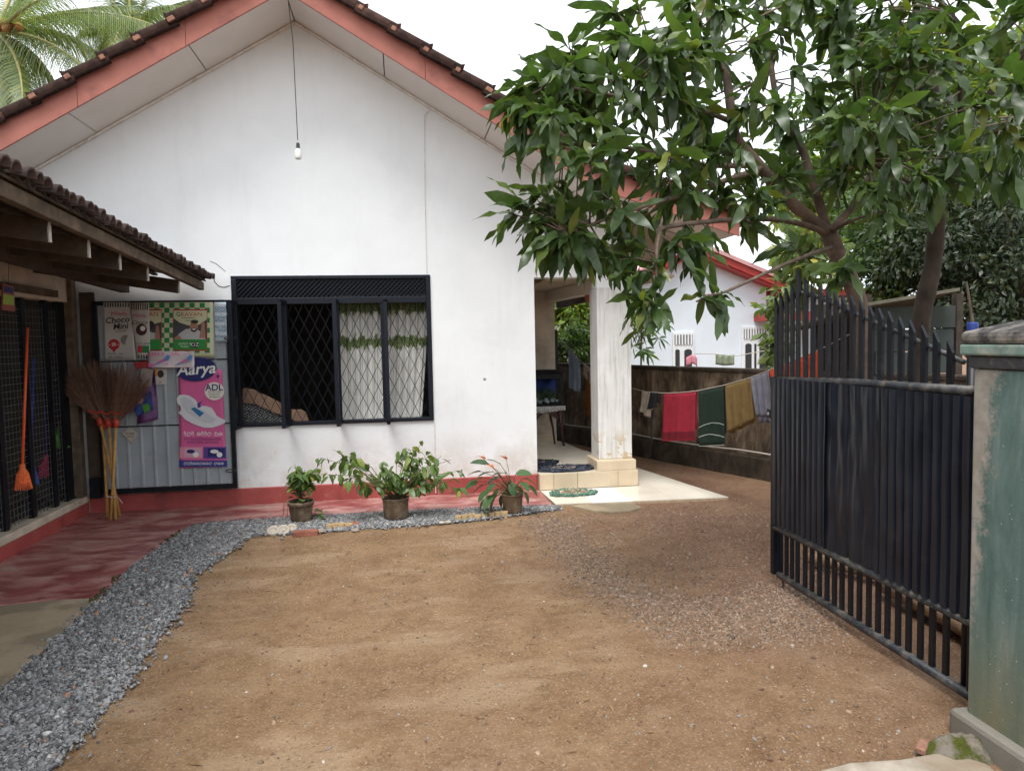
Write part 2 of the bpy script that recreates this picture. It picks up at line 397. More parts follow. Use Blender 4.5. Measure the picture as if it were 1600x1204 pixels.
# ------------------------------------------------------------------ ground
def hgt(x, y):
    return .010*noise.noise(Vector((x*1.3, y*1.3, 0)))+.006*noise.noise(Vector((x*4, y*4, 3)))-.012
def ground():
    def ax(a, b, st, lo, hi):
        c = list(np.arange(a, b+1e-6, st)); s = st; p = a
        while p > lo: s *= 1.6; p -= s; c.insert(0, max(p, lo))
        s = st; p = b
        while p < hi: s *= 1.6; p += s; c.append(min(p, hi))
        return c
    xs = ax(-2.2, 4.4, .05, -90, 90); ys = ax(1.6, 9.0, .05, -60, 160)
    nx, ny = len(xs), len(ys)
    v = np.array([(x, y, hgt(x, y) if -3 < x < 6 and 1 < y < 12 else -.012) for y in ys for x in xs])
    i = np.arange(nx-1)[None]+nx*np.arange(ny-1)[:, None]
    q = np.stack([i, i+1, i+nx+1, i+nx], -1).reshape(-1, 4)
    me = raw_mesh('ground', v, q, M['soil']); me.polygons.foreach_set('use_smooth', [True]*len(me.polygons))
    o = bpy.data.objects.new('ground', me); COL.objects.link(o); ORG[o] = Vector()
    tag(o, 'bare sandy brown earth yard in front of the white house', 'ground', kind='structure')
ground()
PAVE_L = [(-1.903,3.4),(-1.903,3.655),(-1.923,4.211),(-1.944,4.857),(-1.985,5.596),(-1.886,6.796)]
def slab(name, poly, z0, z1, mat_, label, cat, bevel=.006):
    b = MB(); b.prism([(x, y, z1) for x, y in poly], (0, 0, z0-z1)); o = b.build(name, mat_, None, bevel=bevel)
    return tag(o, label, cat, kind='structure')
slab('red_cement_floor', [(-3.0,4.885),(-2.512,4.886),(-2.2,4.93),(-1.947,4.916),(-1.985,5.596),(-1.886,6.85),(-1.07,6.90),(.404,6.872),(1.40,6.80),(1.40,7.5),(-3.0,7.5)],
     -.15, .014, M['redfloor'], 'worn red polished cement floor along the house and shop', 'floor')
slab('grey_cement_floor', [(-7,1.5),(-1.905,1.5),(-1.905,3.655),(-1.925,4.211),(-1.947,4.912),(-2.2,4.926),(-2.512,4.882),(-3.0,4.881),(-7,4.881)],
     -.15, .010, M['cement'], 'grey cement floor with damp patches before the shop', 'floor')
slab('road_edge', [(1.25,2.2),(1.40,2.36),(1.6,2.40),(1.80,2.385),(2.0,2.40),(2.09,2.30),(2.06,2.1),(3,1.2),(.9,1.2),(1.15,1.9)], -.15, .012, M['roadcement'],
     'pale broken cement edge of the road by the gate pillar', 'road edge', .012)

rs = np.random.RandomState(3)
GRAVEL = [(-1.38,2.6),(-1.365,2.93),(-1.352,3.313),(-1.329,3.543),(-1.377,4.143),(-1.363,4.624),(-1.478,5.265),(-1.42,5.549),(-1.345,6.047),(-1.30,6.30),
          (-.716,6.30),(.035,6.33),(.713,6.40),(1.152,6.56),(1.44,6.62),(1.425,6.76),(.404,6.872),(-1.07,6.89),(-1.886,6.80),(-1.985,5.596),(-1.944,4.857),(-1.923,4.211),(-1.903,3.655),(-1.90,2.6)]
def gravel():
    b = MB(); b.prism([(x, y, .004) for x, y in GRAVEL], (0, 0, -.05)); b.v = [(x, y, z if z < 0 else .0005) for x, y, z in b.v]
    m = mat('gravel_bed', (.10, .105, .115), .9, .4, 40, .8, 90)
    bed = tag(b.build('gravel_bed', m), 'strip of crushed blue-grey gravel edging the red floor', 'gravel', kind='stuff')
    n = 44000; P = np.vstack([sample(GRAVEL, n-1500, rs, .03), sample(GRAVEL, 1500, rs, .075)])
    sz = rs.gamma(2.6, .0034, n)+.005; sz = np.clip(sz, .006, .036)
    z = .000+rs.rand(n)*.008
    g = rs.uniform(.45, 1.55, n)[:, None]*np.array([[.214, .213, .216]])
    r = rs.rand(n); g[r > .955] = np.array([.42, .41, .39])*rs.uniform(.8, 1.3, ((r > .955).sum(), 1)); g[r > .988] = [.42, .22, .14]
    o = stones('crushed_stones', np.column_stack([P, z]), sz, g, attr_mat('crushed_stone'), rs, bed, loc=ORG[bed])
    o['kind'] = 'stuff'
gravel()
def brown_gravel():
    band = [(1.08,6.35),(1.05,5.9),(1.135,5.143),(1.144,4.441),(1.306,3.916),(1.485,3.522),(1.899,3.50),(2.30,3.536),(2.5,4.2),(2.2,4.3),(1.9,4.1),(1.62,4.15),(1.45,4.7),(1.4,5.3),(1.45,6.3)]
    wide = [(1.08,6.35),(1.135,5.143),(1.2,4.4),(1.4,3.9),(2.30,3.6),(3.3,5.9),(3.127,6.6),(1.615,6.55)]
    P = np.vstack([sample(band, 13000, rs, .09), sample(wide, 8000, rs, .08)]); n = len(P)
    sz = np.clip(rs.gamma(2.4, .0026, n)+.0035, .004, .024)
    g = rs.uniform(.55, 1.5, n)[:, None]*np.array([[.205, .142, .102]]); g[rs.rand(n) > .94] = [.31, .26, .21]
    z = np.array([hgt(x, y) for x, y in P])+sz*.04
    tag(stones('brown_gravel', np.column_stack([P, z]), sz, g, attr_mat('brown_stone'), rs, None), 'loose brown gravel washed together in front of the open gate', 'gravel', kind='stuff')
    yard = [(-1.35,2.3),(2.1,2.3),(2.3,3.5),(1.1,4.4),(1.1,6.3),(-1.3,6.2)]
    cl = sample(yard, 90, rs, .02); P = np.vstack([cl[rs.randint(0, 90, 3200)]+rs.randn(3200, 2)*rs.uniform(.03, .30, (3200, 1)), sample(yard, 6000, rs, .02), sample([(1.2,2.35),(2.1,2.35),(2.15,2.9),(1.3,2.75)], 500, rs, .03), sample([(-1.5,2.5),(-1.1,2.5),(-1.2,6),(-1.45,6)], 500, rs, .06)]); P = P[P[:, 1] > 2.2]
    n = len(P); sz = np.clip(rs.gamma(1.15, .0030, n)+.003, .003, .028)
    g = rs.uniform(.5, 1.25, n)[:, None]*np.array([[.27, .185, .12]]); r = rs.rand(n); g[r > .88] = [.25, .225, .20]; g[r > .985] = [.48, .43, .37]; g[r < .2] = [.14, .08, .055]
    z = np.array([hgt(x, y) for x, y in P])+sz*.03
    tag(stones('yard_pebbles', np.column_stack([P, z]), sz, g, attr_mat('pebble'), rs, None), 'small pale pebbles trodden into the yard earth', 'pebbles', kind='stuff')
brown_gravel()
def litter():
    r = random.Random(9); dry = mat('dry_litter', (.22,.13,.06), .8, .4, 30, 0); moss = mat('edge_moss', (.045,.055,.02), .95, .4, 40, .8)
    b = MB()
    for i in range(70):
        x, y = r.uniform(-1.2, 2.2), r.uniform(2.4, 6.3); z = hgt(x, y)+.006; a = r.uniform(0, 6.28); L = r.uniform(.01, .035); d = Vector((math.cos(a), math.sin(a), r.uniform(-.1,.25)))*L; w = Vector((-math.sin(a), math.cos(a), 0))*L*r.uniform(.1,.35)
        p = Vector((x, y, z)); b.add([p-d, p+w, p+d, p-w], [(0,1,2,3)])
    tag(b.build('leaf_litter', dry, fix=False), 'scraps of dry leaf and twig strewn over the yard', 'litter', kind='stuff')
    n = 330; P = []
    for i in range(n):
        t = rs.rand(); j = min(int(t*5), 4); a, c = PAVE_L[j], PAVE_L[j+1]; u = rs.rand(); 
        if a[1]+(c[1]-a[1])*u < 4.85 or math.sin((a[1]+(c[1]-a[1])*u)*5.3) < -.1: continue
        P.append((a[0]+(c[0]-a[0])*u+rs.randn()*.012-.012, a[1]+(c[1]-a[1])*u, .017))
    P = np.array(P); n = len(P)
    tag(stones('edge_moss', P, rs.uniform(.008,.022,n), np.tile([.075,.078,.035],(n,1))*rs.uniform(.5,1.4,(n,1)), attr_mat('moss_tuft', .95, .1), rs), 'dark moss growing along the edge of the red floor', 'moss', kind='stuff')
litter()

# ------------------------------------------------------------------ house
YW, XA, ZA, SL = 7.5, -.915, 4.71, .60
YF = 6.88
XB = 1.9
def zs(x):
    return ZA-SL*abs(x-XA) if x <= XB else ZA-SL*(XB-XA)-.31*(x-XB)
HOUSE = thing('house', (-1.2, YW, 0), 'white gabled house with salmon barge boards and red plinth', 'house')
HX0, HX1 = -5.3, 2.43
WX0, WX1, WZ0, WZ1 = -1.612, .321, .785, 2.268
DX0, DX1, DZ1 = 1.392, 2.06, 2.233
def house_wall():
    b = MB()
    def strip(x0, x1, z0, z1=None):
        t0, t1 = (zs(x0)+.02, zs(x1)+.02) if z1 is None else (z1, z1)
        b.add([(x0,YW,z0),(x1,YW,z0),(x1,YW,t1),(x0,YW,t0),(x0,YW+.2,z0),(x1,YW+.2,z0),(x1,YW+.2,t1),(x0,YW+.2,t0)],
              [(0,1,2,3),(7,6,5,4),(0,4,5,1),(3,2,6,7),(0,3,7,4),(1,5,6,2)])
    strip(HX0, WX0, 0); strip(WX0, XA, WZ1); strip(XA, WX1, WZ1); strip(WX0, WX1, 0, WZ0); strip(WX1, DX0, 0); strip(DX0, XB, DZ1); strip(XB, DX1, DZ1); strip(DX1, HX1, 2.12)
    b.build('wall', M['wall'], HOUSE, fix=False)
house_wall()
def house_rest():
    H = HOUSE
    b = MB(); b.box(DX1, HX1, YW-.004, YW+.30, .30, 2.12); b.build('column', M['column'], H, bevel=.008)
    b = MB(); b.box(DX1-.045, HX1+.012, YW-.10, YW+.34, .192, .30); b.build('column_base', M['steptile'], H, bevel=.006)
    for x0, x1 in ((-3.0, .345), (.353, 1.388)):
        b = MB(); b.box(x0, x1, YW-.02, YW+.05, -.05, .178); b.build('plinth', M['plinth'], H, bevel=.008)
    # side and back walls, inner room
    b = MB(); b.box(DX0-.2, DX0, YW+.201, 9.75, 0, 2.9); b.build('side_wall', M['cream'], H)
    b = MB(); b.box(DX0-.2, 2.085, 9.751, 9.95, 0, 2.75); b.build('back_wall', M['cream'], H)
    b = MB(); b.box(DX0+.003, 2.085, 9.735, 9.75, .19, .29); b.build('skirting', M['steptile'], H)
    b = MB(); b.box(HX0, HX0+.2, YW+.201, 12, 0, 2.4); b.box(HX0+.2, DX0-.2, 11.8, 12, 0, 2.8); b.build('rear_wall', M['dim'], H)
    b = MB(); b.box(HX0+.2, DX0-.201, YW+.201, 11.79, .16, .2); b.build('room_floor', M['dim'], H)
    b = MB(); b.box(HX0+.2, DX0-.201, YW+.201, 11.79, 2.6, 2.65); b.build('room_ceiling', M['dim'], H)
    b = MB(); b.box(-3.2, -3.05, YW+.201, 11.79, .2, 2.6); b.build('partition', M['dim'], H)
    # porch
    b = MB(); b.prism([(DX0+.001, YW-.10, .186), (2.45, YW-.10, .186), (2.13, 9.75, .186), (DX0+.001, 9.75, .186)], (0, 0, -.2)); b.build('porch_base', M['grout'], H)
    for j in range(5):
        for i in range(3):
            y0, y1 = YW-.10+j*.47, YW-.10+(j+1)*.47-.004
            def xr(y): return 2.45-.32*(y-(YW-.10))/2.35
            x0 = DX0+.002+i*.40; xa, xb = min(x0+.396, xr(y0)), min(x0+.396, xr(y1))
            if xa <= x0+.01 or xb <= x0+.01: continue
            b = MB(); b.prism([(x0, y0, .192), (xa, y0, .192), (xb, y1, .192), (x0, y1, .192)], (0, 0, -.01)); b.build('floor_tile', M['floortile'], H)
    xs = [DX0+.002, 1.545, 1.80, 2.24, 2.456]
    for i in range(4):
        b = MB(); b.box(xs[i], xs[i+1]-.004, YW-.112, YW-.1, .024, .190); b.build('step_tile', M['steptile'], H, bevel=.002)
    b = MB(); b.box(2.452, 2.462, YW-.1, YW+.30, .024, .190); b.build('step_tile', M['steptile'], H)
    b = MB(); b.box(DX0+.2, 3.0, YW+.21, 9.74, 2.24, 2.27); b.build('porch_ceiling', M['cream'], H)
    b = MB(); b.bar((2.20, YW+.31, 2.165), (2.055, 9.72, 2.165), .14, .14); b.build('porch_beam', M['soffit'], H)
    b = MB(); b.bar((2.46, YW+.35, 2.15), (2.30, 10.4, 2.10), .10, .13); b.build('eave_board', M['darktimber'], H)
    b = MB(); b.box(2.10, 2.17, 9.96, 10.06, .0, 1.72); b.build('door_frame', M['black'], H)
    # gable eave: soffit boards, cove strip, barge boards
    cutL = [-5.35, WY(131, 192, 7.2).x, WY(310, 92, 7.2).x, XA]
    cutR = [XA, WY(600, 107, 7.2).x, WY(762, 205, 7.2).x, WY(815, 243, 7.2).x, XB, 2.6, 3.32]
    for cut in (cutL, cutR):
        for a, c in zip(cut[:-1], cut[1:]):
            a2, c2 = a+.005, c-.005
            b = MB(); b.prism([(a2,YF,zs(a2)),(c2,YF,zs(c2)),(c2,YW+.02,zs(c2)),(a2,YW+.02,zs(a2))], (0,0,.012)); b.build('soffit_board', M['soffit'], H)
    for a, c in ((-5.35, XA), (XA, XB), (XB, 2.43)):
        b = MB(); b.prism([(a,YW-.03,zs(a)-.002),(c,YW-.03,zs(c)-.002),(c,YW-.03,zs(c)-.032),(a,YW-.03,zs(a)-.032)], (0,.03,0)); b.build('cove_strip', M['trim'], H, bevel=.01)
    bl = [-5.4, WY(122, 150, YF).x, WY(291, 60, YF).x, XA]; br = [XA, WY(664, 100, YF).x, 1.9, 3.35]
    for cut in (bl, br):
        for a, c in zip(cut[:-1], cut[1:]):
            a2, c2 = a+.0015, c-.0015
            b = MB(); b.prism([(a2,YF-.022,zs(a2)-.006),(c2,YF-.022,zs(c2)-.006),(c2,YF-.022,zs(c2)+.225),(a2,YF-.022,zs(a2)+.225)], (0,.02,0)); b.build('barge_board', M['fascia'], H, bevel=.003)
    # roof body and verge tiles
    b = MB(); R0, R1 = -5.42, 3.38
    for a, c in ((R0, XA), (XA, XB), (XB, R1)):
        b.prism([(a,YF,zs(a)+.10),(c,YF,zs(c)+.10),(c,YF,zs(c)+.20),(a,YF,zs(a)+.20)], (0,7.1,0))
    b.build('roof', M['darktimber'], H)
    b = MB(); b.prism([(XB,YW+.21,zs(XB)+.03),(3.30,YW+.21,zs(3.3)+.03),(3.30,14,zs(3.3)+.03),(XB,14,zs(XB)+.03)], (0,0,.02)); b.build('side_soffit', M['soffit'], H)
    b = MB(); b.box(3.30, 3.33, YF, 14, zs(3.3), zs(3.3)+.22); b.build('eave_fascia', M['fascia'], H)
    t = MB(); L, Wd, th = .41, .27, .016
    prof = [(-.025,-.045),(-.035,-.01),(-.032,.02),(-.015,.04),(.02,.045),(.06,.03),(.10,.012),(.16,.012),(.20,.03),(.24,.04)]
    n = len(prof); vs = []
    for lx in (0, L-.03, L):
        dz = .020 if lx == L else 0
        for (y, z) in prof: vs.append((lx, y, z+dz))
        for (y, z) in prof: vs.append((lx, y+.004, z-th))
    fs = []
    for s_ in range(2):
        o0, o1 = s_*2*n, (s_+1)*2*n
        for i in range(n-1): fs += [(o0+i, o0+i+1, o1+i+1, o1+i), (o0+n+i, o1+n+i, o1+n+i+1, o0+n+i+1)]
        fs += [(o0, o1, o1+n, o0+n), (o0+n-1, o0+2*n-1, o1+2*n-1, o1+n-1)]
    body = len(fs)
    for i in range(n-1): fs += [(i, n+i, n+i+1, i+1), (4*n+i, 4*n+i+1, 5*n+i+1, 5*n+i)]
    t.add(vs, fs); t.m = [0]*body+[1]*(len(fs)-body)
    for i in range(n-1): pass
    me = t.mesh('verge_tile', [M['tile'], M['tileend']]); me.polygons.foreach_set('use_smooth', [True]*len(me.polygons))
    al = math.atan(SL)
    for side in (-1, 1):
        for i in range(16):
            for c in range(2):
                s0 = .06+i*.33; x = XA+side*s0*math.cos(al); z = zs(x)+.235
                if x > 3.1: continue
                ang = (al if x < XB-.2 else math.atan(.31))-.07+RND.uniform(-.02, .02)
                if side > 0: R = Matrix.Rotation(ang, 4, 'Y')
                else: R = Matrix.Scale(-1, 4, (1,0,0)) @ Matrix.Rotation(ang, 4, 'Y')
                place('roof_tile', me, Matrix.Translation((x, YF-.055+c*.26+RND.uniform(-.012, .012), z+RND.uniform(-.006, .006))) @ R, H)
            bm_ = MB(); q = Vector((x+side*.38*math.cos(al), YF-.085, zs(x+side*.38*math.cos(al))+.235+.012)); s_ = RND.uniform(.018,.028); bm_.bar(q-Vector((side*s_,0,-s_*SL)), q+Vector((side*s_,0,-s_*SL)), .035, .04); bm_.build('mortar_nib', M['nib'], H, bevel=.006)
    def corr(u, v):
        y = YF+.45+v*6.5; return (0, 0, 0)
    for side in (-1, 1):
        b = MB(); b.grid(lambda u, v: (XA+side*u*4.2, YF+.44+v*6.6, zs(XA+side*u*4.2)+.25+.025*math.sin(v*6.6/.26*6.283)), 24, 150); o = b.build('tile_field', M['tile'], H, smooth=True)
    # thin earth wire down the gable
    b = MB(); p = [WY(672,172,YW-.006), WY(663,180,YW-.006), WY(664,300,YW-.006), WY(667,428,YW-.006)]; b.tube(p, .0035, 5); b.build('earth_wire', M['trim'], H)
    b = MB(); b.tube([WY(679,660,YW-.006), WY(680,742,YW-.006), WY(680,744,YW-.026), WY(681,770,YW-.026)], .005, 5); b.build('earth_wire', M['trim'], H)
    # broken plaster at the end of the shop eave
    b = MB(); pts = [(326,432),(334,431),(335,440),(342,447),(350,449),(359,446)]
    b.tube([WY(x, y, YW-.001) for x, y in pts], .004, 4); b.tube([WY(x, y, YW-.001) for x, y in ((328,408),(338,412),(352,424))], .0025, 4); b.build('plaster_crack', M['darktimber'], H)
house_rest()

# landing tiles in front of the step
def landing():
    L = thing('landing', (2.2, 7.0, 0), 'low ivory tiled landing in front of the porch step', 'landing', kind='structure')
    P1 = [(1.400,7.385),(1.424,6.755),(3.125,6.65),(2.98,7.385)]; P2 = [(2.466,7.386),(2.98,7.386),(2.757,8.58),(2.466,8.6)]
    for P in (P1, P2):
        b = MB(); b.prism([(x, y, .012) for x, y in P], (0,0,-.12)); b.build('mortar_bed', M['grout'], L)
    def clip(poly, P):
        A = sum(P[i][0]*P[(i+1) % 4][1]-P[(i+1) % 4][0]*P[i][1] for i in range(4)); sg = 1 if A > 0 else -1
        for i in range(4):
            a, c = P[i], P[(i+1) % 4]; out = []
            def side(q): return sg*((c[0]-a[0])*(q[1]-a[1])-(c[1]-a[1])*(q[0]-a[0]))
            for j in range(len(poly)):
                p, q = poly[j], poly[(j+1) % len(poly)]; sp, sq = side(p), side(q)
                if sp >= 0: out.append(p)
                if sp*sq < 0: t = sp/(sp-sq); out.append((p[0]+t*(q[0]-p[0]), p[1]+t*(q[1]-p[1])))
            poly = out
            if len(poly) < 3: return []
        return poly
    for P in (P1, P2):
        for i in range(6):
            for j in range(6):
                x0, y0 = 1.38+i*.40, 6.58+j*.40
                c = clip([(x0,y0),(x0+.397,y0),(x0+.397,y0+.397),(x0,y0+.397)], P)
                if len(c) < 3: continue
                w = (i == 1 and j in (0, 1)) and P is P1
                b = MB(); b.prism([(x, y, .020) for x, y in c], (0,0,-.01)); b.build('floor_tile', M['whitetile' if w else 'floortile'], L)
landing()

# ------------------------------------------------------------------ window with open sashes and diamond grille
def window():
    H = HOUSE; y0 = YW-.02; T = WZ1-.245
    b = MB(); F = M['winframe']
    b.box(WX0, WX1, y0, y0+.09, WZ1-.035, WZ1); b.box(WX0, WX1, y0, y0+.09, WZ0, WZ0+.035)
    b.box(WX0, WX0+.05, y0, y0+.09, WZ0+.035, WZ1-.035); b.box(WX1-.045, WX1, y0, y0+.09, WZ0+.035, WZ1-.035)
    b.box(WX0+.05, WX1-.045, y0, y0+.09, T-.035, T+.03)
    win = b.build('window', F, H, bevel=.004)
    ms = [WY(p, 560, YW).x for p in (446, 527, 602)]
    for x in ms:
        b = MB(); b.box(x-.035, x+.03, y0+.005, y0+.085, WZ0+.035, T-.035); b.build('mullion', F, win, bevel=.003)
    b = MB(); x = WX0-.1                                              # diagonal lattice over the lights
    zc0, zc1 = T+.032, WZ1-.037; h = zc1-zc0
    def dia(x0, sg, y):
        xa, xb = x0, x0+sg*h; za, zb = zc0, zc1
        lo, hi = WX0+.05, WX1-.045
        def cl(xa, za, xb, zb):
            t0, t1 = 0, 1; d = xb-xa
            for lim, s_ in ((lo, 1), (hi, -1)):
                fa, fb = s_*(xa-lim), s_*(xb-lim)
                if fa < 0 and fb < 0: return None
                if fa < 0: t0 = max(t0, fa/(fa-fb))
                if fb < 0: t1 = min(t1, fa/(fa-fb))
            return (xa+t0*d, za+t0*(zb-za), xa+t1*d, za+t1*(zb-za)) if t1 > t0+.02 else None
        r = cl(xa, za, xb, zb)
        if r: b.bar((r[0], y, r[1]), (r[2], y, r[3]), .012, .018, (0,1,0))
    while x < WX1+.3:
        dia(x, 1, y0+.03); dia(x+.02, -1, y0+.05); x += .045
    b.build('lattice', F, win)
    edges = [WX0+.05]+[v for x in ms for v in (x-.035, x+.03)]+[WX1-.045]
    for i in range(4):
        a, c = edges[2*i], edges[2*i+1]; za, zc = WZ0+.035, T-.035
        b = MB(); dx, dz = .104, .215; yy = y0+.075; r = .0055
        for sg in (1, -1):
            kk = -30
            while kk < 30:
                # line x = X0 + sg*dx/dz*(z-za)
                X0 = a+kk*dx; pts = []
                for z in (za, zc):
                    pts.append((X0+sg*(z-za)*dx/dz/1.0, z))
                (xa, z0), (xb, z1) = pts
                t0, t1 = 0., 1.
                d = xb-xa
                for lim, s_ in ((a, 1), (c, -1)):
                    fa, fb = s_*(xa-lim), s_*(xb-lim)
                    if fa < 0 and fb < 0: t1 = -1; break
                    if fa < 0: t0 = max(t0, fa/(fa-fb))
                    if fb < 0: t1 = min(t1, fa/(fa-fb))
                if t1 > t0: b.bar((xa+t0*d, yy, z0+t0*(z1-z0)), (xa+t1*d, yy, z0+t1*(z1-z0)), r, r, (0,1,0))
                kk += 1
        b.build('security_grille', F, win)
        # casement sash opened outward, seen nearly edge on
        hx = a-.012; w = [.20, .22, .22, .20][i]; an = math.radians([93, 95, 92, 90][i])
        ca, sa = math.cos(an), math.sin(an)
        def P(u, z): return (hx+u*ca, y0-.005-u*sa, z)
        b = MB()
        for (u0, z0, u1, z1) in ((.015,za-.02,.015,zc+.02),(w,za-.02,w,zc+.02),(0,za-.02,w+.015,za-.02),(0,zc+.02,w+.015,zc+.02)):
            b.bar(P(u0,z0), P(u1,z1), .03, .035, (1,0,0))
        s = b.build('sash', F, win)
        g = MB(); g.prism([P(.03,za), P(w-.015,za), P(w-.015,zc), P(.03,zc)], (.004,0,0)); g.build('pane', M['glass'], win)
window()
def curtain():
    k = NT('printed_curtain'); p = k.pos(); x = k.xyz(p); base = k.ramp(k.noise(p, 7, 4), [(.3, (.62,.61,.58)), (.7, (.74,.73,.70))])
    wob = k.math('MULTIPLY', k.math('SUBTRACT', k.noise(k.scale(p, (9, 9, 6)), 1.6, 3, .6), .5), .26)
    green = k.ramp(k.noise(p, 45, 4), [(.35, (.075,.115,.03)), (.65, (.25,.31,.14))])
    z = k.math('ADD', x[2], wob)
    for zc, hw in ((1.985, .10), (1.60, .06)):
        base = k.mix(k.rng(k.math('ABSOLUTE', k.math('SUBTRACT', z, zc)), hw, hw*.8), base, green)
    m = k.fin(base, .9, .1)
    b = MB()
    def fn(u, v):
        xl = -.66; xr = .30-.10*max(0, (1-v)*1.25-.25)
        x = xl+(xr-xl)*u; z = .72+v*1.36
        return (x, YW+.20+.03*math.sin(u*70+.7*math.sin(v*4))*(.5+.5*v)+.012*math.sin(u*163), z)
    b.grid(fn, 150, 12); o = b.build('curtain', m, None, smooth=True, fix=False)
    sf = o.modifiers.new('thickness', 'SOLIDIFY'); sf.thickness = .002
    tag(o, 'white pleated curtain with green leaf bands hanging in the right half of the window', 'curtain')
    t = thing('armchair', (-1.3, YW+.55, .2), 'wooden armchair with woven back behind the left window panes', 'chair')
    wd = mat('light_brown_wood', (.36, .22, .15), .5, .25, 8, .1)
    k = NT('black_white_weave'); p = k.co(); br = k.n('ShaderNodeTexChecker'); br.inputs['Scale'].default_value = 44; k.l(k.scale(p, (1, .01, 1.6)), br.inputs['Vector'])
    wv = k.fin(k.mix(k.rng(k.noise(p, 60, 3), .4, .6), k.mix(br.outputs['Fac'], (.03,.03,.03), (.5,.5,.48)), (.06,.06,.06)), .8, .2)
    Y = YW+.42
    top = [WY(x, y, Y) for x, y in ((372,612),(382,606),(398,609),(405,614),(416,618),(425,623),(445,634),(456,640),(470,640),(478,645),(482,656))]
    bot = [WY(x, y, Y) for x, y in ((372,630),(388,630),(402,632),(412,637),(425,644),(445,650),(456,655),(464,660),(468,668),(474,668),(482,668))]
    b = MB(); n = len(top)
    vs = [p for p in top]+[p for p in bot]; vs += [Vector(p)+Vector((0,.06,0)) for p in vs]
    fs = []
    for i in range(n-1): fs += [(i, n+i, n+i+1, i+1), (2*n+i, 2*n+i+1, 3*n+i+1, 3*n+i), (i, i+1, 2*n+i+1, 2*n+i), (n+i, 3*n+i, 3*n+i+1, n+i+1)]
    b.add(vs, fs); b.build('top_rail', wd, t, bevel=.006)
    b = MB(); q = [WY(x, y, Y+.03) for x, y in ((372,628),(402,631),(425,642),(452,652),(452,700),(372,700))]; b.prism(q, (0,.02,0)); b.build('woven_back', wv, t)
    for x in (-1.62, -.95):
        b = MB(); b.box(x-.03, x+.03, Y+.02, Y+.08, .2, .75); b.build('leg', wd, t)
curtain()
def bulb():
    t = thing('hanging_bulb', (-.854, 6.93, 3.26), 'white bulb hanging on a long wire from the gable soffit', 'bulb')
    p = WY(466, 240, 6.93); x, y = p.x, 6.93
    b = MB(); b.tube([(x-.04, y+.02, zs(x)), (x-.01, y+.01, 4.3), (x, y, p.z+.12)], .004, 5); b.build('wire', M['cable'], t)
    b = MB(); b.lathe([(.0,.095),(.011,.095),(.016,.08),(.016,.05),(.019,.046),(.019,.038),(0,.038)], (x,y,p.z), 12); b.build('socket', M['cable'], t, smooth=True)
    b = MB(); b.lathe([(.019,.042),(.027,.025),(.029,-.008),(.029,-.038),(.024,-.05),(0,-.053)], (x,y,p.z), 16); b.build('bulb', flat('bulb_white', (.75,.76,.74), .25, .5), t, smooth=True)
bulb()
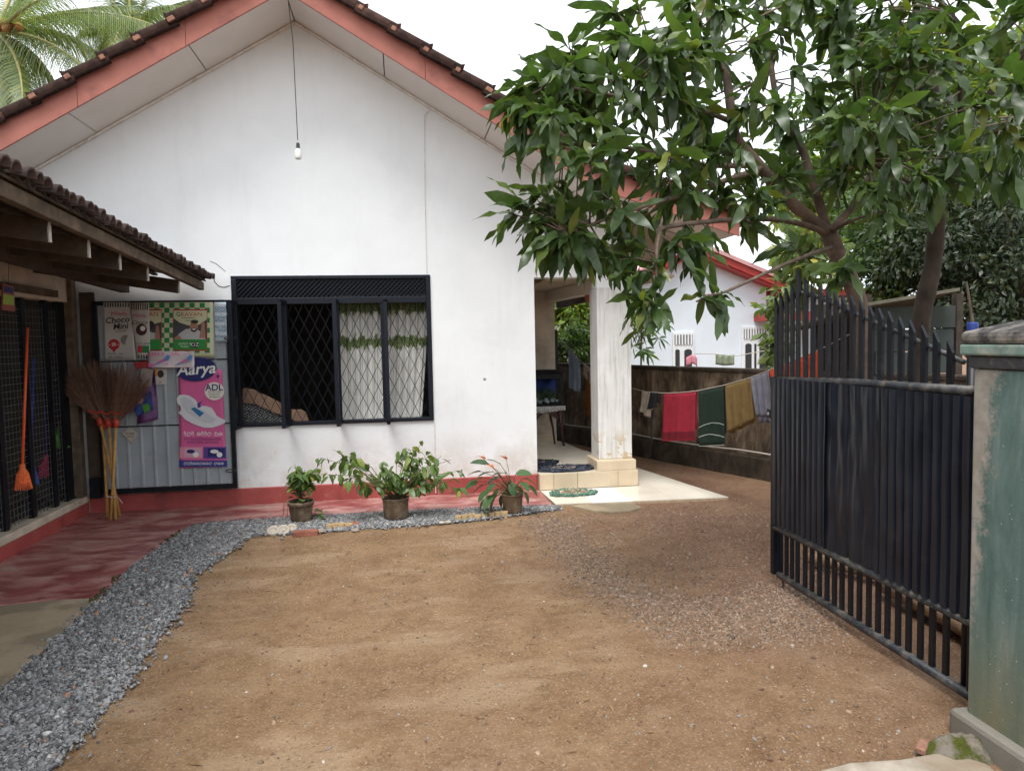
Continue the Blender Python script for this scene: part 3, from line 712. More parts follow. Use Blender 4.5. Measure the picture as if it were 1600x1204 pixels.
# ------------------------------------------------------------------ shop on the left
XS = -3.0
EA, EB = Vector((-1.79, 7.36, 2.205)), Vector((-1.675, 3.3, 2.37))
EC = EA+(EB-EA)*2.2
def eave(y):
    t = (y-EA.y)/(EB.y-EA.y); return EA.lerp(EB, t)
def shop():
    S = thing('shop', (-4.2, 5.5, 0), 'old lean-to shop with round clay tiles and timber rafters', 'shop')
    b = MB(); b.box(XS-.12, XS, -1.5, 7.478, -.05, .125); b.build('plinth', M['plinth'], S, bevel=.008)
    b = MB(); b.box(XS-.16, XS+.012, -1.5, 7.478, .1252, .195); b.build('sill', M['cream'], S, bevel=.012)
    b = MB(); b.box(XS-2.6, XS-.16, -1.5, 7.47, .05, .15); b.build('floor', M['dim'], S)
    b = MB(); b.box(XS-2.7, XS-2.6, -1.6, 7.47, .05, 2.9); b.box(XS-2.6, XS, -1.6, -1.5, 0, 2.6); b.box(XS-2.6, XS-.17, 7.455, 7.476, .15, 3.0); b.build('wall', M['dim'], S)  # last box: dark panel added over the white house wall to darken the interior
    b = MB(); b.box(XS-.14, XS-.02, -1.5, 7.40, 2.02, 2.46); b.build('lintel', M['cream'], S, bevel=.006)
    b = MB(); b.bar((XS-.0, 2.5, 2.11), (XS-.0, 7.05, 2.08), .03, .06); b.build('batten', M['timber'], S)
    b = MB(); b.box(XS-.11, XS+.02, 7.30, 7.40, .195, 2.42); b.build('corner_post', M['timber'], S, bevel=.008)
    for y in (6.95, 6.12, 6.55):
        b = MB(); b.box(XS-.09, XS-.05, y-.03, y+.03, .196, 2.02); b.build('mesh_post', M['black'], S)
    b = MB(); b.box(XS-.09, XS-.05, 7.16, 7.295, .196, 2.02); b.build('door_leaf', M['black'], S)
    wire = flat('galvanised_wire', (.09,.09,.09), .5, .4)
    for (ya, yb) in ((3.0, 6.09), (6.15, 6.52), (6.58, 6.92), (6.98, 7.155)):
        b = MB(); y = ya
        while y < yb: b.bar((XS-.07, y, .2), (XS-.07, y, 1.95), .004, .004); y += .055
        z = .22
        while z < 1.95: b.bar((XS-.07, ya, z), (XS-.07, yb, z), .004, .004); z += .055
        b.build('wire_mesh', wire, S)
    # eave: fascia beam, rafters, plates, battens
    b = MB(); b.bar(EA+Vector((-.06,-.02,-.045)), EC+Vector((-.06,0,-.045)), .05, .075); b.build('fascia_beam', M['timber'], S, bevel=.006)
    sl_ = .20
    ys = []
    for (px, py) in ((297,432),(251,414),(210,401),(164,380),(106,352),(26,312)):
        # find y on the eave line whose picture column is px
        lo, hi = 3.0, 7.36
        for _ in range(40):
            m = (lo+hi)/2; e = eave(m); d = e-CP; X = 800+FPX*d.dot(RT)/d.dot(FW)
            if X < px: lo = m
            else: hi = m
        ys.append(lo)
    ys += [3.4]
    for y in ys:
        e = eave(y)+Vector((.0,0,-.125)); a = e+Vector((-.10,0,0)); c = Vector((XS-1.2, y+.05, e.z+sl_*1.9))
        b = MB(); b.bar(a, c, .03, .115); r = b.build('rafter', M['darktimber'], S, bevel=.004)
        b = MB(); b.bar(a+Vector((.008,0,0)), a, .028, .11); b.build('cut_end', M['timberend'], r)
    b = MB(); b.bar((XS+.45, 7.4, 2.16), (XS+.5, 2.6, 2.30), .08, .10); b.build('wall_plate', M['darktimber'], S)
    b = MB(); b.bar((XS-.05, 7.4, 2.47), (XS-.05, 2.6, 2.55), .10, .10); b.build('wall_plate', M['darktimber'], S)
    for k_ in range(7):
        dx = .04+k_*.20
        b = MB(); b.bar(EA+Vector((-dx-.03,0,-.018+sl_*dx)), EC+Vector((-dx-.03,0,-.018+sl_*dx)), .04, .02); b.build('batten', M['darktimber'], S)
    b = MB(); b.add([EA+Vector((-.02,0,.0)), EC+Vector((-.02,0,.0)), EC+Vector((-4.2,0,sl_*4.2)), EA+Vector((-4.2,0,sl_*4.2))]+
                    [EA+Vector((-.02,0,.012)), EC+Vector((-.02,0,.012)), EC+Vector((-4.2,0,.012+sl_*4.2)), EA+Vector((-4.2,0,.012+sl_*4.2))],
                    [(0,1,2,3),(7,6,5,4),(0,4,5,1),(1,5,6,2),(2,6,7,3),(3,7,4,0)]); b.build('roof', M['darktimber'], S)
    def half_tile(up):
        t = MB(); n = 8; L = .24; vs = []
        for (l, r) in ((0, .05), (L, .043)):
            for th in (0, .012):
                for j in range(n+1):
                    a = math.pi*j/n; vs.append((-l, (r-th)*math.cos(a), (r-th)*math.sin(a)*up))
        m_ = n+1; fs = []
        for j in range(n): fs += [(j, j+1, 2*m_+j+1, 2*m_+j), (m_+j, 3*m_+j, 3*m_+j+1, m_+j+1), (j, m_+j, m_+j+1, j+1), (2*m_+j, 2*m_+j+1, 3*m_+j+1, 3*m_+j)]
        t.add(vs, fs); me = t.mesh('round_tile', M['oldtile']); me.polygons.foreach_set('use_smooth', [True]*len(me.polygons)); return me
    cov, pan = half_tile(1), half_tile(-1)
    sp = .097; n = int((EA.y-EB.y)/sp)
    for i in range(n):
        y = EA.y-.02-i*sp; e = eave(y)
        for row in range(2):
            for me, oy, oz, ox in ((cov, 0, .018, 0), (pan, sp/2, .055, -.05)):
                R = Matrix.Rotation(math.atan(sl_)*.9+RND.uniform(-.05,.05), 4, 'Y') @ Matrix.Rotation(RND.uniform(-.07,.07), 4, 'Z') @ Matrix.Rotation(RND.uniform(-.1,.1), 4, 'X')
                place('round_tile', me, Matrix.Translation((e.x+.045+ox-row*.21+RND.uniform(-.015,.015), y-oy, e.z+oz+row*.21*sl_+RND.uniform(-.008,.008))) @ R, S)
    # shelves
    for z in (.75, 1.15, 1.5):
        b = MB(); b.box(XS-1.2, XS-.55, 5.2, 6.85, z, z+.03); b.build('shelf', M['sheet'], S)
    b = MB(); b.box(XS-1.25, XS-1.2, 5.2, 7.2, .15, 2.0); b.build('shelf_back', M['darktimber'], S)
shop()
def shop_goods():
    names = [('jar', 'screw-top jar with a red lid on the upper shop shelf', (.35,.33,.3), (.6,.04,.03)), ]
    gl = mat('jar_plastic', (.38,.36,.32), .3, .2, 10, 0); red = flat('red_lid', (.6,.03,.02), .4); yel = flat('yellow_tin', (.6,.42,.08), .4); wht = flat('white_tin', (.6,.6,.58), .4)
    for i, (y, z, m, lid, lab) in enumerate(((6.02,1.18,gl,red,'clear jar with red lid on the shop shelf nearest the frame edge'), (6.17,1.18,gl,red,'clear jar with red lid in the middle of the shop shelf'),
                              (6.32,1.18,gl,red,'clear jar with red lid on the shop shelf nearest the mesh post'), (6.12,.78,wht,yel,'white tin with yellow top on the lower shop shelf'), (6.26,.78,yel,wht,'yellow tin with white top on the lower shop shelf'))):
        t = thing('jar' if i < 3 else 'tin', (XS-.68, y, z), lab, 'jar' if i < 3 else 'tin', 'goods on the shop shelves')
        b = MB(); b.lathe([(0,0),(.05,0),(.055,.01),(.055,.13),(.045,.15),(0,.15)], (XS-.68,y,z+.002), 14); b.build('body', m, t, smooth=True)
        b = MB(); b.lathe([(.05,.15),(.05,.18),(0,.18)], (XS-.68,y,z+.002), 14); b.build('lid', lid, t)
    def mop(name, label, cat, top, bot, col, headcol, w=.05):
        top, bot = Vector(top), Vector(bot); t = thing(name, bot, label, cat, 'mops and brooms hanging in the shop')
        b = MB(); b.tube([top, bot+(top-bot)*.08], .011, 8); b.build('handle', flat(name+'_handle', col, .4), t, smooth=True)
        b = MB(); c = bot+(top-bot)*.09
        b.lathe([(.0,.06),(.018,.06),(.022,.02),(w*.8,-.01),(w,-.07),(w*.95,-.10),(0,-.09)], c-Vector((0,0,.02)), 14); hd = b.build('head', mat(name+'_head', headcol, .8, .3, 50, .6), t, smooth=True)
        b = MB()
        for j in range(26):
            a = 6.283*j/26; p = c+Vector((math.cos(a)*w*.7, math.sin(a)*w*.7, -.03)); b.tube([p, p+Vector((math.cos(a)*w*.5, math.sin(a)*w*.5, -.13))], [.006,.003], 4)
        o = b.build('strands', mat(name+'_strand', headcol, .8, .3, 50, .3), t); o['kind'] = 'stuff'
    mop('mop', 'orange mop with orange head and orange handle in the shop front', 'mop', WX(43,512,XS+.02), WX(34,755,XS+.02), (.72,.11,.03), (.8,.16,.05))
    mop('mop', 'blue mop hanging beside the orange one behind the mesh', 'mop', WX(52,560,XS-.15), WX(48,745,XS-.15), (.03,.06,.35), (.05,.12,.5), .04)
    mop('mop', 'pink mop hanging behind the black mesh post', 'mop', WX(70,540,XS-.16), WX(72,735,XS-.16), (.08,.06,.3), (.7,.07,.18), .06)
    mop('broom', 'yellow-handled broom with green head in the shop', 'broom', WX(101,500,XS-.12), WX(92,690,XS-.12), (.6,.42,.06), (.12,.42,.05), .06)
    t = thing('snack_packet', WX(12,485,XS+.06), 'small hanging snack packet with yellow-green label at the shop front', 'packet')
    pr = [WX(x,y,XS+.06) for x,y in ((4,484),(24,487),(22,448),(5,442))]
    b = MB(); b.prism(pr, (-.012,0,0)); b.build('packet', flat('packet_red', (.30,.07,.05), .35, .5), t, bevel=.004)
    b = MB(); b.prism([WX(x,y,XS+.062) for x,y in ((5,475),(22,477),(22,462),(5,459))], (-.001,0,0)); b.build('label_panel', flat('packet_green', (.35,.5,.08), .4), t)
    b = MB(); b.prism([WX(x,y,XS+.062) for x,y in ((6,456),(21,459),(20,450),(7,446))], (-.001,0,0)); b.build('label_panel', flat('packet_blue', (.03,.03,.18), .4), t)
    b = MB(); b.tube([WX(13,445,XS+.06), WX(14,405,XS+.06)], .002, 4); b.build('string', M['cable'], t)
shop_goods()

# ------------------------------------------------------------------ sheet metal shutter leaf with posters
YS = 7.40
def shutter():
    T = thing('shutter_door', (-2.28, YS, .15), 'grey corrugated metal door leaf in a black frame folded against the house wall', 'door')
    tl, tr, br, bl = [WY(x, y, YS) for x, y in ((150,470),(358,469),(366,764),(163,770))]
    x0, x1, z0, z1 = (tl.x+bl.x)/2, (tr.x+br.x)/2, (bl.z+br.z)/2, (tl.z+tr.z)/2
    b = MB()
    b.box(x0-.025, x0+.02, YS-.02, YS+.02, z0, z1); b.box(x1-.02, x1+.02, YS-.02, YS+.02, z0, z1)
    b.box(x0+.02, x1-.02, YS-.02, YS+.02, z0, z0+.045); b.box(x0+.02, x1-.02, YS-.02, YS+.02, z1-.04, z1)
    b.build('frame', M['black'], T, bevel=.004)
    zr = [z0+.045, WY(260,664,YS).z, WY(340,561,YS).z, z1-.04]
    for i in range(3):
        b = MB(); nn = 0; pts = []; x = x0+.02
        while x < x1-.02:
            for dx, dy in ((0,0),(.075,0),(.083,-.014),(.098,-.014),(.106,0)):
                if x+dx < x1-.02: pts.append((x+dx, YS-.004+dy))
            x += .118
        pts.append((x1-.02, YS-.004))
        n = len(pts); vs = [(p[0], p[1], z) for z in (zr[i]+.006, zr[i+1]-.006) for p in pts]; vs += [(v[0], v[1]+.003, v[2]) for v in vs]
        fs = [(j, j+1, n+j+1, n+j) for j in range(n-1)]+[(2*n+j+1, 2*n+j, 3*n+j, 3*n+j+1) for j in range(n-1)]
        b.add(vs, fs); b.build('sheet_panel', M['sheet'], T, fix=False)
        if i:
            b = MB(); b.box(x0+.02, x1-.02, YS-.012, YS+.012, zr[i]-.006, zr[i]+.006); b.build('rail', M['black'], T)
    for (px, py) in ((359,528),(361,735)):
        p = WY(px, py, YS-.03); b = MB()
        b.tube([p+Vector((.05*math.cos(a), 0, .014*math.sin(a))) for a in np.linspace(0, 6.283, 12)], .005, 6); b.build('hinge_ring', M['blackrail'], T, smooth=True)
    b = MB(); b.box(x0-.13, x0-.03, YS-.03, YS+.03, z0-.03, z0+.16); b.build('corner_bracket', M['black'], T)
    # jamb between shop post and leaf, widened to put shade over the white wall
    b = MB(); b.box(-2.975, x0-.03, 7.44, 7.478, .215, 2.12); tag(b.build('jamb_board', M['darktimber']), 'dark timber jamb widened over the shaded wall beside the grey metal door leaf', 'board')
shutter()
TXT = []
def txt(s, p, size, m, parent, rot=0., align='CENTER', shear=0., wx=1.0, bold=0):
    c = bpy.data.curves.new('lettering', 'FONT'); c.body = s; c.size = size; c.align_x = align; c.align_y = 'CENTER'; c.shear = shear; c.extrude = .0003
    c.resolution_u = 3; c.materials.append(m); c.offset = .018*size*bold; TXT.append((c, m))
    o = bpy.data.objects.new('lettering', c); COL.objects.link(o)
    o.matrix_basis = Matrix.Translation(-ORG[parent]+Vector(p)) @ Matrix.Rotation(rot, 4, 'Y') @ Matrix.Rotation(math.pi/2, 4, 'X') @ Matrix.Diagonal((wx,1,1,1)); o.parent = parent
    ORG[o] = Vector(p); return o
def pq(pts, Y): return [WY(x, y, Y) for x, y in pts]
def shape(parent, pts, Y, m, name='print'):
    b = MB(); b.prism(pq(pts, Y), (0,.0006,0)); return b.build(name, m, parent)
def ell(cx, cy, rx, ry, n=28, rot=0):
    c, s_ = math.cos(rot), math.sin(rot)
    return [(cx+rx*math.cos(a)*c-ry*math.sin(a)*s_, cy+rx*math.cos(a)*s_+ry*math.sin(a)*c) for a in np.linspace(0, 2*math.pi, n, endpoint=False)]
def rect(x0, y0, x1, y1): return [(x0,y1),(x1,y1),(x1,y0),(x0,y0)]
INK = {}
def ink(n, c):
    if n not in INK: INK[n] = flat('ink_'+n, c, .45, .35)
    return INK[n]
def squiggle(parent, x0, x1, yc, h, Y, m, seed):
    """rounded script letters: open loops with hooks, in a row"""
    r = random.Random(seed); b = MB(); x = x0; w = h*.12
    def arc(cx, cy, rx, ry, a0, a1, n=9):
        A = [(cx+rx*math.cos(a), cy-ry*math.sin(a)) for a in np.linspace(a0, a1, n)]
        I = [(cx+(rx-w)*math.cos(a), cy-(ry-w)*math.sin(a)) for a in np.linspace(a0, a1, n)]
        va = pq(A, Y)+pq(I, Y); b.add(va, [(i, i+1, n+i+1, n+i) for i in range(n-1)])
    while x < x1-h*.4:
        if r.random() < .14: x += h*.5; continue
        k_ = r.choice((0,1,2,3)); rx = h*.42
        if k_ == 0: arc(x+rx, yc, rx, h*.42, -.6, 4.0); arc(x+rx*1.1, yc+h*.1, rx*.5, h*.22, 0, 6.3); x += rx*2.2
        elif k_ == 1: arc(x+rx*.8, yc, rx*.8, h*.42, .6, 6.0); arc(x+rx*1.6, yc-h*.1, rx*.4, h*.3, -1, 2.5); x += rx*2.3
        elif k_ == 2: arc(x+rx*.6, yc, rx*.6, h*.42, -1.5, 3.6); arc(x+rx*.5, yc-h*.38, rx*.5, h*.2, 0, 3.1); x += rx*1.5
        else: arc(x+rx, yc+h*.05, rx, h*.38, 2.2, 7.6); arc(x+rx*.7, yc-h*.3, rx*.35, h*.18, 0, 6.3); x += rx*2.1
    if b.v: b.build('script_lettering', m, parent, fix=False)
def posters():
    P = 'posters pinned on the metal door'
    paper = mat('grey_paper', (.50,.47,.44), .75, .1, 4, .1); K = ink('black', (.03,.03,.03)); Wt = ink('white', (.72,.72,.70)); Rd = ink('red', (.45,.03,.04)); Gn = ink('green', (.02,.20,.07)); Cm = ink('cream', (.55,.56,.36)); Nv = ink('navy', (.018,.02,.12)); Pk = ink('pink', (.62,.13,.32))
    def sheet(name, label, q, Y, m, curl=None, cat='poster'):
        tl, tr, br_, bl = pq(q, Y); base = (bl+br_)/2
        T = thing(name, base, label, cat, P); b = MB()
        def fn(u, v):
            p = (bl.lerp(br_, u)).lerp(tl.lerp(tr, u), v); d = curl(u, v) if curl else 0
            return p+Vector((0, -d, 0))
        b.grid(fn, 14, 14); o = b.build('sheet', m, T, smooth=True, fix=False)
        sf = o.modifiers.new('thickness', 'SOLIDIFY'); sf.thickness = .0012; sf.offset = 0
        return T
    # two sweet posters with striped heads
    T = sheet('poster', 'off-white sweet poster with striped head, leftmost on the metal door', ((161,472),(203,472),(214,562),(163,562)), YS-.022, paper, lambda u, v: .035*max(0, u-.55)*max(0, .6-v)*3)
    Y = YS-.0246
    for i in range(10): shape(T, rect(163.5+i*4, 473, 165.3+i*4, 480), Y, K, 'stripe')
    txt('Milady', WY(186,490,Y), .055, Rd, T); txt('Choco', WY(183,500,Y), .078, K, T, -.06, shear=.2, bold=1); txt('Mini', WY(188,510,Y), .078, K, T, -.06, shear=.2, bold=1); txt('COLLIPOP', WY(192,517,Y), .028, K, T)
    shape(T, ell(178,538,9,8.5), Y, Rd, 'price_disc'); shape(T, [(174,545),(182,545),(178,551)], Y, Rd, 'price_disc'); txt('- 25 -', WY(178,538,Y-.001), .04, Wt, T, bold=1)
    shape(T, ell(197,531,8.5,8), YS-.0275, ink('grey', (.22,.2,.19)), 'sweet'); squiggle(T, 168, 194, 553, 4, Y, K, 5); squiggle(T, 170, 194, 558, 4, Y, K, 6)
    T = sheet('poster', 'narrow sweet poster with striped head and curled edge, second from left on the metal door', ((202,473),(233,472),(235,555),(215,563)), YS-.032, paper, lambda u, v: .012*math.sin(u*3))
    Y = YS-.046
    for i in range(8): shape(T, rect(205+i*3.5, 474, 206.6+i*3.5, 484), Y, K, 'stripe')
    txt('Milady', WY(218,493,Y), .045, Rd, T); txt('Choco', WY(218,504,Y), .05, K, T, shear=.2)
    shape(T, ell(221,515,8.5,9), Y, ink('brown', (.06,.02,.02)), 'sweet'); shape(T, ell(223,513,4,4), Y-.001, Wt, 'sweet'); txt('COLLIPOP', WY(224,537,Y), .028, K, T)
    shape(T, rect(215,540,222,551), Y, Rd, 'panel'); shape(T, rect(222,540,233,551), Y, Gn, 'panel')
    for i in range(4): shape(T, rect(216+i*4, 554, 217.8+i*4, 559.5), Y, K, 'stripe')
    # green and cream chequered poster with a man in a white shirt
    T = sheet('poster', 'green and cream chequered poster with a man in a white shirt', ((231,472),(333,472),(334,558),(232,555)), YS-.020, Cm)
    Y = YS-.0222
    for r_ in range(11):
        for c in range(13):
            if (r_+c) % 2: continue
            x0, y0 = 233+c*7.9, 473+r_*7.8
            if y0+7.8 > 557 or x0+7.9 > 334: continue
            shape(T, rect(x0, y0, x0+7.9, y0+7.8), Y, Gn, 'check')
    grey = ink('slate', (.06,.06,.07)); skin = ink('skin', (.36,.18,.12)); shirt = ink('shirt', (.45,.46,.46)); lg = ink('leafgreen', (.03,.24,.05))
    for (x0, x1, full) in ((271,323,1), (233,252,0)):
        Y1 = Y-.0012
        shape(T, rect(x0-.8, 483, x1+.8, 548), Y1, Rd, 'border'); Y1 -= .0012
        shape(T, rect(x0, 485, x1, 546), Y1, Cm, 'panel'); Y1 -= .0012
        if full: shape(T, [(x0,530),(x1,530),(x1,499),(x1-12,507),(x0+26,509),(x0+10,504),(x0,497)], Y1, grey, 'backdrop')
        else: shape(T, [(x0,530),(x1,530),(x1,503),(x0,508)], Y1, grey, 'backdrop')
        if full:
            shape(T, [(274,530),(280,521),(290,514),(300,513),(311,516),(318,523),(321,530)], Y1-.0012, shirt, 'shirt')
            shape(T, [(272,530),(275,525),(281,524),(284,530)], Y1-.0024, skin, 'arm')
            shape(T, ell(303,510,6.2,8.4), Y1-.0024, skin, 'face'); shape(T, ell(304,502.5,6.0,3.0), Y1-.0036, K, 'hair'); shape(T, ell(303,515.5,4.6,3.2), Y1-.0036, K, 'beard')
            shape(T, ell(303,514.3,2.6,1.1), Y1-.0048, Wt, 'smile')
            shape(T, [(311,528),(316,505),(320,507),(321,528)], Y1-.0024, skin, 'arm'); shape(T, ell(317,506,3,3.6), Y1-.0036, skin, 'hand')
        else:
            shape(T, [(233,530),(233,518),(242,520),(250,530)], Y1-.0012, shirt, 'shirt'); shape(T, [(241,532),(244,508),(248,509),(250,530),(246,535)], Y1-.0024, skin, 'arm')
            shape(T, ell(236,508,5,7,20), Y1-.0024, K, 'hair')
        shape(T, rect(x0, 530, x1, 546), Y1-.0036, lg, 'panel')
        if full:
            txt('G', WY(278.5,491.3,Y1), .052, Gn, T, bold=1); txt('RAVAN', WY(299,491.3,Y1), .052, Rd, T, wx=1.15); squiggle(T, 284, 304, 496.5, 3, Y1, K, 9); squiggle(T, 290, 298, 501, 2.5, Y1, K, 10)
            squiggle(T, 279, 298, 537, 4, Y1-.0048, Wt, 11); squiggle(T, 282, 296, 541.5, 3, Y1-.0048, Wt, 12); shape(T, rect(299,534,310,543), Y1-.0048, K, 'badge'); txt('OZ', WY(304.5,538.5,Y1-.006), .05, Wt, T)
        else: txt('AN', WY(240,491.3,Y1), .058, Rd, T)
    # blue printed sheet
    T = sheet('poster', 'narrow white sheet with blue print at the right edge of the metal door', ((334,472),(353,472),(355,534),(336,534)), YS-.021, ink('paleblue', (.42,.52,.58)))
    for i in range(11): squiggle(T, 336, 353, 476+i*5, 5, YS-.0232, ink('blueprint', (.03,.09,.2)) if i % 3 else Wt, 20+i)
    # curled strip
    T = sheet('poster', 'curled pink and blue strip poster under the chequered poster', ((231,548),(303,549),(304,574),(231,574)), YS-.045, mat('pale_pink_paper', (.58,.50,.52), .6, .1, 5, .05), lambda u, v: .05*max(0, u-.7)+.02*math.sin(u*5)+.05*max(0, .35-v))
    Y = YS-.072
    txt('AMAX', WY(244,553.5,Y), .055, Pk, T); txt('FAL', WY(275,553,Y), .05, Pk, T)
    sky_ = ink('skyblue', (.10,.25,.5))
    for ox in (0, 35):
        shape(T, [(237+ox,571),(252+ox,563),(262+ox,554),(266+ox,556),(264+ox,562),(254+ox,566)], Y, sky_, 'shoe'); shape(T, [(244+ox,567),(252+ox,562),(258+ox,560),(256+ox,565)], Y-.001, Pk, 'shoe')
    shape(T, rect(232,568,262,574), Y+.0008, Pk, 'band')
    T = sheet('sticker', 'small pale sticker with orange print below the curled strip', ((238,575),(261,575),(260,601),(241,601)), YS-.021, paper, cat='sticker')
    shape(T, rect(240,576,246,588), YS-.0232, ink('orange', (.6,.25,.06)), 'print'); shape(T, ell(251,584,5,6), YS-.0232, K, 'print'); squiggle(T, 243, 259, 597, 5, YS-.0232, Rd, 31)
    # pink poster
    T = sheet('poster', 'tall pink poster with navy oval and white pad drawing', ((279,578),(347,577),(354,729),(281,731)), YS-.022, mat('pink_print', (.60,.115,.29), .5, .08, 6, .05))
    Y = YS-.0245
    shape(T, ell(307,577,31.5,18.5,40,-.08), YS-.034, Nv, 'oval'); txt('Aarya', WY(306,577,YS-.036), .15, Wt, T, -.05, shear=.25, bold=1)
    shape(T, rect(337,586.5,344,588.3), Y, Nv, 'plus'); shape(T, rect(339.6,583.5,341.4,591), Y-.0005, Nv, 'plus')
    shape(T, ell(335,611,15.3,14.2), YS-.030, ink('disc', (.70,.66,.60)), 'disc'); txt('ADL', WY(334.5,605.5,YS-.032), .085, Nv, T, bold=1)
    for i in range(3): squiggle(T, 325+i, 345-i, 612+i*4, 2.8, YS-.032, K, 40+i)
    pad = [(276,622),(280,617),(287,616),(296,618),(305,624),(312,634),(322,634),(331,637),(337,646),(338,649),(345,653),(352,656),(352,660),(344,664),(332,668),(320,668),(310,665),(300,661),(289,655),(283,648),(279,645),(283,640),(282,634),(277,630)]
    shape(T, pad[::-1], YS-.030, ink('padwhite', (.62,.63,.66)), 'pad')
    inner = [(282,622),(290,620),(298,624),(306,634),(316,640),(328,648),(338,655),(332,661),(318,660),(304,652),(292,644),(284,632)]
    shape(T, inner[::-1], YS-.0308, ink('padgrey', (.52,.53,.57)), 'pad')
    shape(T, [(298,638),(304,636),(319,645),(312,651)][::-1], YS-.0315, ink('padblue', (.02,.15,.33)), 'pad'); shape(T, [(308,630),(313,628),(317,625),(313,631),(314,636),(309,637)][::-1], YS-.0315, ink('arrow', (.05,.05,.22)), 'arrow')
    squiggle(T, 287, 347, 678, 7.5, Y, Wt, 50); squiggle(T, 288, 344, 686, 5, Y, ink('plum', (.12,.02,.12)), 51); squiggle(T, 292, 340, 691, 4.5, Y, ink('plum', (.12,.02,.12)), 52)
    for x0, c in ((281, ink('rose', (.66,.24,.34))), (318, ink('violet', (.08,.05,.25)))):
        shape(T, rect(x0, 698, x0+35.5, 716), Y-.002, c, 'pack'); shape(T, rect(x0+7, 700, x0+33, 713), Y-.003, ink('packpale', (.58,.36,.44)) if x0 < 300 else Nv, 'pack')
        shape(T, ell(x0+17,705,6.5,3), Y-.004, Nv if x0 < 300 else Wt, 'pack'); shape(T, ell(x0+25,710,4.5,4), Y-.004, Wt, 'pack')
    shape(T, rect(280,719,355,729), Y-.002, ink('blueband', (.03,.04,.22)), 'band'); squiggle(T, 287, 350, 724, 5.5, Y-.003, Wt, 60)
    # packet and card
    T = sheet('packet', 'crumpled purple packet hanging on the metal door above the diamond card', ((222,574),(241,577),(246,655),(214,663)), YS-.05, mat('purple_foil', (.10,.035,.12), .3, .5, 12, .2), lambda u, v: .03*math.sin(u*4+v*2), 'packet')
    shape(T, [(203,618),(236,612),(240,640),(213,650)][::-1], YS-.085, mat('blue_foil', (.035,.06,.20), .3, .6, 14, .2), 'print'); shape(T, [(222,632),(233,630),(235,641),(225,645)][::-1], YS-.087, ink('lime', (.07,.22,.03)), 'print'); shape(T, ell(219,625,5,6), YS-.087, ink('peach', (.45,.25,.2)), 'print')
    shape(T, [(221,574),(240,577),(236,604),(218,606)][::-1], YS-.085, mat('kraft_label', (.27,.22,.19), .7, .15, 8, .1), 'print'); shape(T, [(207,566),(231,564),(231,574),(212,577)][::-1], YS-.085, ink('darkred', (.28,.03,.03)), 'print')
    T = sheet('card', 'small grey square card hung as a diamond on the metal door', ((203,666.5),(216.5,680),(204,692),(190,677)), YS-.024, mat('grey_card', (.40,.36,.31), .8, .2, 40, .1), cat='card')
    squiggle(T, 196, 211, 677, 3, YS-.0265, K, 70); squiggle(T, 198, 210, 682, 3, YS-.0265, K, 71)
posters()
def letters_to_mesh():
    dg = bpy.context.evaluated_depsgraph_get()
    for o in [o for o in COL.objects if o.type == 'FONT']:
        me = bpy.data.meshes.new_from_object(o.evaluated_get(dg)); n = bpy.data.objects.new('lettering', me); COL.objects.link(n); n.matrix_basis = o.matrix_basis.copy(); n.parent = o.parent; ORG[n] = ORG[o]
        bpy.data.objects.remove(o)
letters_to_mesh()

